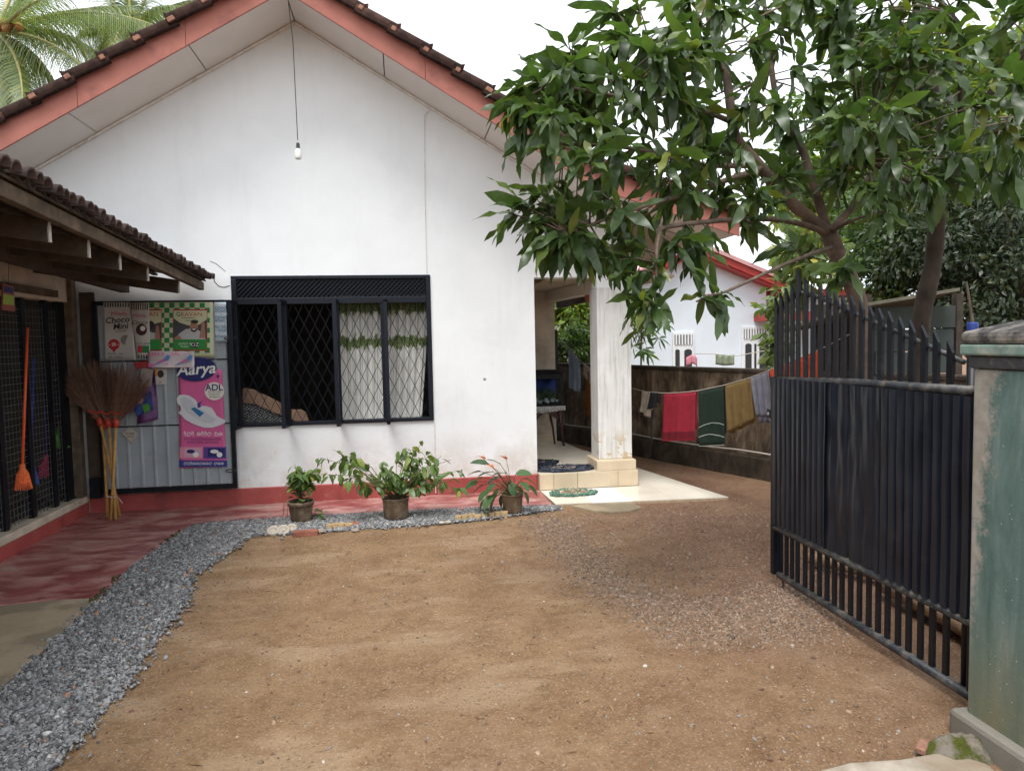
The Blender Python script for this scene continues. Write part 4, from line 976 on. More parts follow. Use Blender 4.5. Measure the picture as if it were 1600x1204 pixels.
# ------------------------------------------------------------------ brooms
def brooms():
    wood = mat('yellow_broom_wood', (.50,.28,.085), .5, .2, 14, .15, dirt=(.26,.14,.05), dirt_amt=.4, dsc=12); redp = flat('red_plastic', (.48,.06,.035), .4); eb = mat('palm_ekel', (.15,.082,.055), .7, .4, 40, 0)
    data = [((157,662),(187,806),(96,150),(572,572),.03,'leftmost ekel broom with red collar leaning on the metal door'), ((170,664),(181,812),(128,196),(560,562),.0,'middle ekel broom with red collar standing head up at the shop corner'),
            ((181,664),(173,812),(165,236),(562,574),-.03,'rightmost ekel broom with red collar and bristles over the purple packet'), ((160,668),(168,808),(110,170),(566,562),.10,'ekel broom half hidden behind the other three brooms')]
    r = random.Random(5)
    for (tp, bt, fx, fy, dy, lab) in data:
        B = G(bt[0], bt[1], .014); Yt = 7.25+dy; Tp = WY(tp[0], tp[1], Yt)
        t = thing('ekel_broom', B, lab, 'broom', 'ekel brooms tied together')
        b = MB(); d = (Tp-B); b.tube([B, B+d*.5+Vector((.004,0,0)), Tp], [.014,.0135,.013], 9); b.build('handle', wood, t, smooth=True)
        b = MB(); b.tube([Tp-d*.02, Tp+d*.07], .028, 12); b.build('collar', redp, t, smooth=True)
        b = MB(); c = Tp+d*.11
        L = WY(fx[0]+10, fy[0]+70, Yt); R = WY(fx[1]-10, fy[1]+70, Yt)
        for k_ in range(22):
            u = k_/21; p = c+Vector(((u-.5)*.15, -.03, .012*math.sin(u*9+dy*40)+.02)); b.tube([p+Vector((-.005,-.004,-.004)), p+Vector((.005,-.004,.006))], .005, 5)
        b.build('binding', redp, t)
        b = MB()
        for k_ in range(300):
            u = r.random(); e = WY(fx[0]+(fx[1]-fx[0])*u, fy[0]+(fy[1]-fy[0])*u+30*abs(u-.5)**1.5*2+r.uniform(-6, 26), Yt+r.uniform(-.1, .06))
            s0 = Tp+d*.05+Vector(((u-.5)*.04, r.uniform(-.02,.02), 0)); m_ = s0.lerp(e, .45)+Vector(((u-.5)*.03, 0, .01))
            b.tube([s0, m_, e], [.0028,.0024,.0010], 3, False)
        o = b.build('bristles', eb, t, fix=False); o['kind'] = 'stuff'
    b = MB(); c = WY(173, 775, 7.16)
    b.tube([c+Vector((.05*math.cos(a), .035*math.sin(a), .006*math.sin(2*a))) for a in np.linspace(0, 6.283, 16)], .004, 5); b.tube([c+Vector((.04,-.04,0)), c+Vector((.09,-.06,-.01)), c+Vector((.12,-.06,-.06))], .004, 5)
    tag(b.build('tie_string', M['rope']), 'pale string tied round the broom handles', 'string')
brooms()
# ------------------------------------------------------------------ leaf shapes
def leaf_arrays(L=1., W=.25, nl=6, fold=.18, droop=.25, wave=.0, seed=0, power=1.0, tip=.5):
    """leaf along +X, returns (verts, quads)"""
    r = np.random.RandomState(seed); vs = []
    for i in range(nl+1):
        t = i/nl; w = W*.5*max(0., 1-abs(2*t**power-1)**2.3)**.72*(1-.55*max(0, t-.82)/.18)+.004*(t < 1); z = -droop*t*t
        wz = wave*math.sin(t*11+seed)
        vs += [(t*L, -w, z+fold*w+wz*w), (t*L, 0, z), (t*L, w, z+fold*w-wz*w)]
    q = []
    for i in range(nl):
        a = i*3; q += [(a, a+1, a+4, a+3), (a+1, a+2, a+5, a+4)]
    return np.array(vs, float), np.array(q)
def leaf_mesh(name, m, **kw):
    v, q = leaf_arrays(**kw); me = raw_mesh(name, v, q, m); me.polygons.foreach_set('use_smooth', [True]*len(me.polygons)); return me
def aim(d, roll=0., up=(0,0,1)):
    d = Vector(d).normalized(); u = Vector(up); y = u.cross(d)
    if y.length < .05: y = Vector((0,1,0)).cross(d)
    y.normalize(); z = d.cross(y)
    return Matrix(((d.x,y.x,z.x,0),(d.y,y.y,z.y,0),(d.z,y.z,z.z,0),(0,0,0,1))) @ Matrix.Rotation(roll, 4, 'X')

# ------------------------------------------------------------------ potted plants
def pots():
    LM = leaf_mat('croton_leaf', (.105,.18,.05), True, .3); LM2 = leaf_mat('anthurium_leaf', (.060,.125,.045), True, .22); YL = leaf_mat('pothos_leaf', (.10,.16,.04), True, .3)
    me1 = [leaf_mesh('shrub_leaf', LM, W=.5, nl=4, fold=.25, droop=.35, seed=s_, power=.8) for s_ in range(3)]
    me3 = [leaf_mesh('heart_leaf', LM2, W=.62, nl=5, fold=.15, droop=.35, seed=s_, power=.7) for s_ in range(3)]
    me2 = [leaf_mesh('pothos_leaf', YL, W=.75, nl=4, fold=.2, droop=.25, seed=s_, power=.65) for s_ in range(2)]
    def pot(px, py, w, h, label, rim=True, taper=.76):
        c = G(px, py, .012); t = thing('potted_plant', c, label, 'potted plant', 'potted plants on the gravel strip')
        R = w/2; b = MB()
        pr = [(0,0),(R*taper,0),(R*(taper+.06),.012),(R*.93,h*.72)]
        pr += [(R*.94,h*.78),(R*1.04,h*.80),(R*1.06,h),(R*.97,h*1.01),(R*.93,h*.93),(R*.9,h*.86)] if rim else [(R*.98,h*.95),(R*1.03,h),(R*.96,h*1.0),(R*.9,h*.86)]
        b.lathe(pr, c, 28); b.build('pot', M['pot'], t, smooth=True, fix=False)
        b = MB(); b.lathe([(R*.93,h*.88),(R*.5,h*.9),(0,h*.92)], c, 20); b.build('soil', M['potsoil'], t, fix=False)
        return t, c, R, h
    r = random.Random(11)
    def stem(t, pts, r0, r1, m=None):
        b = MB(); n = len(pts); b.tube(pts, [r0+(r1-r0)*i/(n-1) for i in range(n)], 5); b.build('stem', m or M['stem'], t, smooth=True)
    def lf(t, me, p, d, L, roll=None):
        place('leaf', r.choice(me), Matrix.Translation(p) @ aim(d, r.uniform(-.6,.6) if roll is None else roll) @ Matrix.Scale(L, 4), t)
    # left pot
    t, c, R, h = pot(471, 812, .225, .175, 'small potted plant in a brown rimmed pot, leftmost of three')
    top = c+Vector((0,0,h*.92))
    for k_ in range(7):
        e = WY(r.uniform(458,500), r.uniform(722,742), c.y+r.uniform(-.1,.1)); m_ = top.lerp(e, .5)+Vector((r.uniform(-.04,.04), 0, .03)); stem(t, [top, m_, e], .006, .003)
        for j in range(18):
            u = r.uniform(.35, 1); p = (top.lerp(m_, u*2) if u < .5 else m_.lerp(e, u*2-1))+Vector((r.uniform(-.03,.03), r.uniform(-.03,.03), 0)); a = r.uniform(0, 6.28)
            lf(t, me1, p, (math.cos(a), math.sin(a), r.uniform(-.9,.1)), r.uniform(.07,.115))
    for k_ in range(26):
        a = r.uniform(0, 6.28); p = top+Vector((math.cos(a)*.06, math.sin(a)*.05, r.uniform(.02,.16))); lf(t, me2, p, (math.cos(a), math.sin(a), r.uniform(-.3,.6)), r.uniform(.05,.085))
    for k_ in range(12):
        p = G(r.uniform(490,507), r.uniform(800,810), .03)+Vector((0,0,r.uniform(0,.08))); a = r.uniform(0, 6.28); lf(t, me1, p, (math.cos(a), math.sin(a), r.uniform(-.3,.4)), r.uniform(.05,.08))
    for k_ in range(4):
        a = 3+k_*.5; stem(t, [top+Vector((math.cos(a)*R*.8, math.sin(a)*R*.8, 0)), top+Vector((math.cos(a)*R*1.3, math.sin(a)*R*1.3, .02)), top+Vector((math.cos(a)*R*1.4, math.sin(a)*R*1.4, -.1))], .003, .0015)
    # middle pot: wide spreading shrub
    t, c, R, h = pot(619, 808, .245, .185, 'wide spreading green shrub in a brown pot, middle of three', False, .84)
    top = c+Vector((0,0,h*.92))
    ends = [(520,702),(545,708),(480,740),(500,715),(575,742),(560,735),(600,720),(620,705),(640,700),(660,690),(675,708),(690,712),(705,718),(718,735),(700,750),(716,748),(640,725),(655,735),(590,755),(560,760),(680,735),(665,750),(610,740),(630,755),(665,712),(535,720),(645,712),(595,730),(725,765),(545,745)]
    for (x, y) in ends:
        e = WY(x, y, c.y+r.uniform(-.25,.2)); m_ = top.lerp(e, .5)+Vector((0, 0, r.uniform(.02,.10))); stem(t, [top+Vector((r.uniform(-.02,.02),0,0)), m_, e], .005, .002)
        far = (x < 560)
        for j in range(13 if far else 13):
            u = r.uniform(.62 if far else .3, 1.02); p = (top.lerp(m_, u*2) if u < .5 else m_.lerp(e, u*2-1))+Vector((r.uniform(-.035,.035), r.uniform(-.03,.03), r.uniform(-.02,.02))); a = r.uniform(0, 6.28)
            lf(t, me1, p, (math.cos(a), math.sin(a), r.uniform(-1.3,-.1)), r.uniform(.065,.11))
    # right pot: anthurium
    t, c, R, h = pot(801, 799, .20, .17, 'anthurium with pink flowers in a leaning brown pot, rightmost of three', False, .8)
    top = c+Vector((0,0,h*.95))
    for (x, y, L) in ((760,722,.17),(768,735,.16),(750,745,.14),(752,757,.14),(790,735,.15),(808,735,.15),(825,746,.16),(818,752,.13),(785,752,.14),(770,755,.15),(765,775,.15),(760,790,.13),(775,765,.12),(800,757,.13),(822,770,.13),(790,765,.12),(757,768,.13),(748,735,.14),(742,752,.14),(778,742,.15),(797,745,.14),(812,760,.13),(770,780,.14),(783,775,.12),(805,770,.12),(755,782,.13),(830,758,.13),(780,722,.15)):
        e = WY(x, y, c.y+r.uniform(-.14,.1)); m_ = top.lerp(e, .55)+Vector((0,0,.05)); stem(t, [top, m_, e], .004, .0025); d = e-m_
        lf(t, me3, e-d.normalized()*.03, d+Vector((0,-.02,-.04)), L)
    fl = leaf_mat('pink_spathe', (.62,.19,.17), True, .3)
    mef = [leaf_mesh('spathe', fl, W=.7, nl=4, fold=.3, droop=.2, power=.7)]; spm = flat('spadix', (.75,.62,.35), .5)
    for (x, y) in ((770,731),(791,718),(757,718)):
        e = WY(x, y, c.y-.06); stem(t, [top, top.lerp(e, .6)+Vector((0,0,.03)), e], .003, .002)
        f = place('flower', mef[0], Matrix.Translation(e) @ aim((-.6,-.5,.6)) @ Matrix.Scale(.10, 4), t); b = MB(); b.tube([e, e+Vector((-.01,-.02,.05))], [.006,.004], 6); b.build('spadix', spm, t)
    # dead leaves at its foot
    for k_ in range(10):
        p = G(r.uniform(752,790), r.uniform(792,800), .03); a = r.uniform(0, 6.28); lf(t, [leaf_mesh('dry_leaf', mat('dry_leaf', (.09,.045,.03), .8), W=.4)] if k_ == 0 else [bpy.data.meshes['dry_leaf']], p, (math.cos(a), math.sin(a), .3), .06)
pots()

# ------------------------------------------------------------------ edging bits between gravel and yard
def edging():
    sh = mat('shell_white', (.43,.38,.31), .6, .2, 20, .2); tan = mat('cut_bamboo', (.50,.36,.20), .7, .25, 20, .3); br = mat('broken_clay', (.27,.105,.07), .85, .3, 12, .5); st = mat('grey_brown_stone', (.30,.25,.21), .85, .3, 14, .6)
    for i, (x, y, s_) in enumerate(((427,833,.052),(443,832,.056),(456,829,.045))):
        c = G(x, y, .0); b = MB(); b.lathe([(s_*.45,.0),(s_,.0),(s_*1.05,.015),(s_*.9,.03),(s_*.6,.03),(s_*.5,.012),(s_*.2,.012),(0,.016)], (0,0,0), 18)
        me = b.mesh('shell_ring', sh); me.polygons.foreach_set('use_smooth', [True]*len(me.polygons))
        o = place('shell_ring', me, Matrix.Translation(c+Vector((0,0,.012))) @ Matrix.Rotation(.6, 4, 'X'), None)
        tag(o, ('leftmost', 'middle', 'rightmost')[i]+' of three pale ring-shaped shells at the gravel edge', 'shell', 'edging pieces along the gravel')
    c = G(478, 834, 0); b = MB(); b.box(c.x-.105, c.x+.10, c.y-.035, c.y+.03, -.02, .035); b.box(c.x-.10, c.x+.095, c.y+.032, c.y+.06, -.02, .024)
    tag(b.build('brick_piece', br, bevel=.008), 'flat reddish broken brick lying at the gravel edge', 'brick', 'edging pieces along the gravel')
    pos = [(515,826),(524,825),(533,824),(545,823)]+[(716,812),(726,811),(736,810),(746,810),(757,808.5),(768,807.5),(778,806.5),(788,805.5)]
    w = ('first', 'second', 'third', 'fourth', 'fifth', 'sixth', 'seventh', 'last')
    for i, (x, y) in enumerate(pos):
        c = G(x, y, 0); b = MB(); h = RND.uniform(.03,.045); rr = RND.uniform(.026,.034)
        b.lathe([(0,-.02),(rr,-.02),(rr*1.03,h*.5),(rr,h),(rr*.78,h),(rr*.72,h-.015),(0,h-.016)], c, 12)
        g = 'left row' if i < 4 else 'right row'; j = i if i < 4 else i-4
        tag(b.build('cut_bamboo_stub', tan, smooth=False), f'{w[j]} tan cut stub from the left in the {g} of the gravel edging', 'stub', 'edging pieces along the gravel')
    for i, (x, y, s_, m, lab) in enumerate(((553,818,.05,br,'reddish stone beside the left row of tan stubs'), (502,829,.045,st,'grey stone right of the flat broken brick'), (805,799,.035,br,'small red stone under the anthurium pot'), (700,815,.03,sh,'white shell bit left of the right row of stubs'),
                                        (690,816,.03,sh,'pale shell bit farthest left before the right row of stubs'), (722,796,.03,br,'small red stone between the middle and right pots'), (556,828,.04,st,'grey stone in front of the reddish stone'))):
        c = G(x, y, .01); b = MB(); rr = random.Random(i)
        for kx in (0,):
            vs = []; fs = []
            for a in range(5):
                for k_ in range(8):
                    ph = math.pi*a/4; rad = s_*rr.uniform(.75,1.15); vs.append(c+Vector((rad*math.sin(ph)*math.cos(k_*.785), rad*.7*math.sin(ph)*math.sin(k_*.785), rad*.5*math.cos(ph))))
            fs = [(a*8+k_, a*8+(k_+1) % 8, (a+1)*8+(k_+1) % 8, (a+1)*8+k_) for a in range(4) for k_ in range(8)]
            b.add(vs, fs)
        tag(b.build('edging_stone', m), lab, 'stone', 'edging pieces along the gravel')
    q = [(893,789),(915,786.5),(985,782.5),(1003,792),(985,797),(955,799),(925,796)]
    b = MB(); b.prism([G(x, y, .014) for x, y in q], (0,0,-.05)); tag(b.build('stepping_slab', M['cement'], bevel=.008), 'flat irregular cement slab sunk in the earth before the landing', 'slab')
edging()

# ------------------------------------------------------------------ mats and porch furniture
def rag_mat(name, c, rx, ry, cols, label, rings=7, n=1500, wob=.04, seed=0):
    """a shaggy mat: a thick base disc and small rag tufts in rings of colour"""
    T = thing(name, c, label, 'mat'); r_ = np.random.RandomState(seed)
    def R(th): return 1+wob*math.sin(th*3+seed)+wob*.6*math.sin(th*7+1)
    b = MB(); N = 36; p = [(c.x+rx*.98*R(a)*math.cos(a), c.y+ry*.98*R(a)*math.sin(a), c.z+.010) for a in np.linspace(0, 6.2832, N, endpoint=False)]
    b.prism(p, (0,0,-.009)); b.build('backing', mat(name+'_backing', cols[0], .95, .4, 40, .8, 90), T)
    th = r_.rand(n)*6.2832; f = r_.rand(n)**.5; P = np.array([(c.x+rx*f_*R(t)*math.cos(t), c.y+ry*f_*R(t)*math.sin(t), c.z+.012) for t, f_ in zip(th, f)])
    k = np.minimum((f*rings).astype(int), rings-1); tint = np.array([cols[i % len(cols)] for i in k])*r_.uniform(.5,1.5,(n,1))
    o = stones('rag_tufts', P, r_.uniform(.016,.036,n), tint, attr_mat(name+'_rag', .95, .1, .5), r_, T, .35, ORG[T]); o['kind'] = 'stuff'
def porch_things():
    rag = [(.02,.022,.03), (.05,.055,.075), (.22,.18,.145), (.03,.035,.05), (.06,.065,.09)]
    grn = [(.30,.25,.18), (.14,.15,.09), (.25,.16,.11), (.33,.30,.22), (.12,.17,.13), (.10,.19,.14)]
    c = G(885, 731, .192); rag_mat('oval_mat', Vector((1.70, 7.60, .195)), .36, .17, rag, 'dark blue braided oval mat at the porch edge')
    rag_mat('round_mat', Vector((1.50, 8.02, .195)), .22, .15, rag[::-1], 'grey braided mat half hidden behind the porch wall')
    c = G(895, 771, .02); rag_mat('rag_mat', Vector((c.x, c.y, .021)), .235, .15, grn, 'faded green patchwork rag mat on the landing', 6, 1300, .07, 3)
    # stand with fish tank
    wd = mat('dark_red_wood', (.055,.018,.016), .35, .3, 10, .05, spec=.5); Y = 9.42
    T = thing('wooden_stand', (1.75, Y+.1, .19), 'dark red wooden stand with splayed legs at the back of the porch', 'stand')
    zt = WY(870, 634, Y).z
    b = MB(); b.box(1.45, 2.08, Y-.12, Y+.26, zt-.03, zt); b.build('table_top', wd, T, bevel=.004)
    b = MB(); ap = [(836,640),(870,640),(871,655),(864,655),(855,645),(851,640.5),(847,645),(841,655),(838,658)]
    pts = pq([(836,634),(880,634),(879,652),(872,655),(866,652),(858,648),(852,640),(847,648),(840,655),(836,658)], Y-.10); b.prism(pts, (0,.02,0)); b.build('apron', wd, T)
    for (a, e, w) in (((872,636),(881,696),.05), ((858,640),(867,693),.035)):
        p0 = WY(*a, Y-.09 if w > .04 else Y+.2); p1 = G(*e, .192); b = MB(); b.tube([p0, p0.lerp(p1,.5)+Vector((.01,0,0)), p1], [w*.62,w*.42,w*.36], 8); b.build('leg', wd, T, smooth=True)
    for x in (1.5,):
        b = MB(); b.tube([(x, Y-.08, zt-.03), (x-.04, Y-.1, .192)], [.03,.02], 8); b.build('leg', wd, T, smooth=True)
    lace = mat('silver_lace', (.42,.41,.42), .35, .6, 50, .8, 70, spec=.6)
    b = MB(); b.grid(lambda u, v: (1.44+.67*u, Y-.135-.01*math.sin(u*40)*(1-v), zt+.012-(1-v)*(.055+.03*math.sin(u*3.14))), 60, 3); o = b.build('lace_cloth', lace, None, smooth=True, fix=False)
    tag(o, 'silvery lace runner hanging over the stand front under the fish tank', 'cloth'); sf = o.modifiers.new('thickness','SOLIDIFY'); sf.thickness = .003
    A = thing('fish_tank', (1.75, Y+.07, zt+.004), 'black framed fish tank with blue backdrop on the porch stand', 'fish tank')
    z0, z1 = zt+.006, WY(870, 588, Y-.1).z; x0, x1 = 1.46, 2.075
    blk = M['black']
    b = MB(); b.box(x0, x1, Y-.11, Y+.2, z0, z0+.035); b.build('base_rim', blk, A)
    b = MB(); b.box(x0, x1, Y-.11, Y+.2, z1-.03, z1+.03); b.prism([(x0-.01,Y-.13,z1+.03),(x1+.02,Y-.13,z1+.03),(x1-.05,Y-.05,z1+.085),(x0-.01,Y-.05,z1+.085)], (0,.22,0)); b.build('hood', blk, A, bevel=.004)
    for x in (x0, x1-.03):
        for y in (Y-.11, Y+.17):
            b = MB(); b.box(x, x+.03, y, y+.03, z0+.035, z1-.03); b.build('corner_post', blk, A)
    k = NT('tank_backdrop'); g = k.xyz(k.co('Generated')); cc = k.mix(k.rng(k.math('ADD', g[2], k.math('MULTIPLY', k.noise(k.co(), 7, 3), .5)), .6, .95), k.ramp(k.noise(k.co(), 14, 4), [(.4,(.01,.03,.02)),(.65,(.10,.12,.03))]), (.02,.06,.30)); m = k.fin(cc, .4, .3)
    b = MB(); b.box(x0+.03, x1-.03, Y+.15, Y+.165, z0+.035, z1-.03); b.build('backdrop', m, A)
    b = MB(); rr = random.Random(2)
    P = np.array([(rr.uniform(x0+.05,x1-.05), rr.uniform(Y-.06,Y+.12), z0+.045+rr.random()*.03) for _ in range(60)])
    o = stones('white_stones', P, np.full(60,.05), np.tile([.6,.6,.58],(60,1))*np.random.RandomState(1).uniform(.5,1.1,(60,1)), attr_mat('tank_stone', .5, .4, 0), np.random.RandomState(4), A, loc=ORG[A]); o['kind'] = 'stuff'
    k = NT('tank_glass'); k.fin((.9,.95,.95), .02, .5); k.b.inputs['Transmission Weight'].default_value = 1; k.b.inputs['IOR'].default_value = 1.05
    b = MB(); b.box(x0+.03, x1-.03, Y-.104, Y-.100, z0+.035, z1-.03); b.build('front_glass', k.m, A)
    # hanging clay pot
    clay = mat('terracotta', (.42,.13,.065), .7, .2, 10, .2); p = WY(921, 460, 8.3)
    T = thing('clay_pot', (p.x, 8.3, p.z-.09), 'small terracotta pot hanging under the porch beam', 'pot')
    b = MB(); b.lathe([(0,-.085),(.035,-.085),(.055,-.06),(.06,-.03),(.048,.01),(.026,.045),(.02,.06),(.026,.085),(.02,.085),(.014,.06)], (p.x,8.3,p.z), 16); b.build('jar_body', clay, T, smooth=True, fix=False)
    b = MB(); b.tube([(p.x,8.3,p.z+.08),(p.x,8.3,2.11)], .002, 4); b.build('string', M['cable'], T)
porch_things()

# ------------------------------------------------------------------ boundary wall, pipe
BD = Vector((.379,-.925,0)); BN = Vector((-.925,-.379,0)); BP = Vector((3.104,9.6,0))
def boundary():
    T = thing('boundary_wall', (3.4, 8.7, 0), 'mould-stained plaster boundary wall behind the washing line', 'wall')
    a, c = BP-BD*6, BP+BD*8
    b = MB(); b.bar(a-BN*.08+Vector((0,0,.58)), c-BN*.08+Vector((0,0,.58)), .15, 1.16); b.build('wall_face', M['boundary'], T, bevel=.006)
    b = MB(); b.bar(a-BN*.08+Vector((0,0,1.185)), c-BN*.08+Vector((0,0,1.185)), .18, .05); b.build('coping', M['boundary_low'], T, bevel=.012)
    b = MB(); b.bar(a-BN*.06+Vector((0,0,.10)), c-BN*.06+Vector((0,0,.10)), .25, .28); b.build('footing', M['boundary_low'], T, bevel=.02)
    b = MB(); rr = random.Random(3); pts = []
    for i in range(40):
        p = a+(c-a)*i/39+BN*.05; pts.append(p+Vector((0,0,.275+.012*math.sin(i*.9)+rr.uniform(-.004,.004))))
    b.tube(pts, .011, 6); tag(b.build('water_pipe', M['rope'], smooth=True), 'thin pale pipe running along the foot of the boundary wall', 'pipe')
boundary()

# ------------------------------------------------------------------ washing lines
def line_pt(px, py):
    """point of the washing line seen in picture column px: the line hangs in one upright plane"""
    A, B = Vector((2.39,10.5,0)), Vector((3.2,4.8,0)); n = (B-A).cross(Vector((0,0,1))).normalized(); d = ray(px, py); return CP+d*((A-CP).dot(n)/d.dot(n))
def washing():
    d = (Vector((3.2,4.8,0))-Vector((2.39,10.5,0))).normalized(); n = d.cross(Vector((0,0,1))).normalized()
    LP = [(876,528),(883,537),(904,561),(928,580),(955,595),(986,606),(1010,612),(1040,614),(1065,613),(1092,610),(1130,602),(1172,590),(1200,579),(1240,563),(1285,544),(1332,520)]
    b = MB(); b.tube([line_pt(*p) for p in LP], .004, 5); tag(b.build('washing_line', M['rope'], smooth=True), 'sagging rope washing line strung from the porch to the mango tree', 'washing line')
    def zl(px):
        for (x0,y0),(x1,y1) in zip(LP[:-1], LP[1:]):
            if x0 <= px <= x1: return y0+(y1-y0)*(px-x0)/(x1-x0)
        return LP[-1][1]
    def cloth(name, label, x0, x1, yb0, yb1, m, folds=3, amp=.02, back=.7, shear=0, seed=0, hem=None):
        r = random.Random(seed); ph = r.uniform(0, 6)
        T = thing(name, line_pt((x0+x1)/2, (yb0+yb1)/2), label, 'laundry', 'laundry on the washing line')
        def pt(u, w, front):
            px = x0+(x1-x0)*u; top = line_pt(px, zl(px)); bot = line_pt(px+shear*1, yb0+(yb1-yb0)*u)
            if not front: bot = top.lerp(bot, back)
            p = top.lerp(bot, w); off = amp*w**.6*math.sin(u*6.28*folds+ph+w*1.2)+amp*.5*w*math.sin(u*6.28*folds*2.3+1)
            return p+n*((.008 if front else -.012)*min(1, w*8+.3)*(1)+off)*(1)+Vector((0,0,.005*(1-w)))
        b = MB(); N = 28; rows = []
        for i in range(12): rows.append((1-i/12, True))
        for i in range(13): rows.append((i/12, False))
        vs = [pt(u/N, w, f) for (w, f) in rows for u in range(N+1)]
        b.add(vs, [(j*(N+1)+i, j*(N+1)+i+1, (j+1)*(N+1)+i+1, (j+1)*(N+1)+i) for j in range(len(rows)-1) for i in range(N)])
        o = b.build('cloth', m, T, smooth=True, fix=False); sf = o.modifiers.new('thickness','SOLIDIFY'); sf.thickness = .003
        if hem:
            for (w0, w1, mm) in hem:
                b = MB(); b.grid(lambda u, v: pt(u, w0(u)+(w1(u)-w0(u))*v, True)+n*.0045, N, 2); h_ = b.build('printed_band', mm, T, smooth=True, fix=False)
        return T
    def fab(nm, c, v=.15): return mat(nm, c, .9, v, 14, .25, 120, spec=.15)
    red = fab('red_towel', (.27,.02,.036)); dred = fab('dark_red', (.13,.012,.02)); grn = fab('green_towel', (.017,.030,.022)); pale = fab('pale_green', (.33,.37,.33)); must = fab('mustard', (.175,.115,.045)); gry = fab('grey_cloth', (.17,.165,.20)); org = fab('orange_cloth', (.55,.075,.03)); blu = fab('light_blue', (.34,.42,.54)); wht = fab('pale_pink_cloth', (.42,.34,.32)); brn = fab('orange_brown', (.20,.075,.02))
    cloth('towel', 'crimson towel with a dark band on the washing line', 1038, 1088, 689, 688, red, 2, .012, .75, 0, 1, [(lambda u: .815, lambda u: .965, dred)])
    cloth('towel', 'dark green towel with pale wavy stripes on the washing line', 1092, 1131, 697, 695, grn, 2, .010, .8, 3, 2, [(lambda u: .66-.06*math.sin(u*3.1), lambda u: .675-.06*math.sin(u*3.1), pale), (lambda u: .83-.04*math.sin(u*4), lambda u: .845-.04*math.sin(u*4), pale), (lambda u: .99, lambda u: 1.0, pale)])
    cloth('cloth', 'mustard cloth on the washing line beside the green towel', 1134, 1175, 675, 655, must, 3, .015, 1.04, 6, 3)
    cloth('cloth', 'grey cloth on the washing line between the mustard cloth and the gate', 1174, 1202, 650, 652, gry, 3, .02, 1.15, 12, 4)
    cloth('cloth', 'bright orange cloth on the washing line behind the gate spikes', 1203, 1278, 640, 640, org, 6, .02, .9, 2, 5)
    cloth('shirt', 'light blue shirt on the washing line seen through the porch', 888, 903, 605, 613, blu, 2, .02, .9, 2, 6)
    cloth('cloth', 'pale pink cloth on the washing line seen through the porch', 913, 924, 586, 600, wht, 2, .01, .8, 0, 7)
    cloth('cloth', 'orange-brown cloth on the washing line left of the column', 918, 928, 640, 660, brn, 2, .02, .9, -2, 8)
    cloth('cloth', 'dark red cloth on the washing line partly behind the column', 926, 940, 645, 660, red, 2, .02, .9, 0, 9)
    cloth('garment', 'small beige garment bunched on the washing line by the column', 1004, 1018, 640, 652, fab('beige_cloth', (.36,.30,.25)), 2, .02, .8, -4, 10)
    cloth('garment', 'small black garment bunched on the washing line next to the beige one', 1014, 1028, 640, 636, fab('black_cloth', (.02,.02,.022)), 3, .02, .7, -2, 11)
    b = MB(); b.tube([line_pt(1020,640), line_pt(1018,660), line_pt(1018,689)], [.016,.013,.010], 6); tag(b.build('strap', bpy.data.materials['black_cloth']), 'long black strap dangling below the bunched garments', 'strap')
washing()

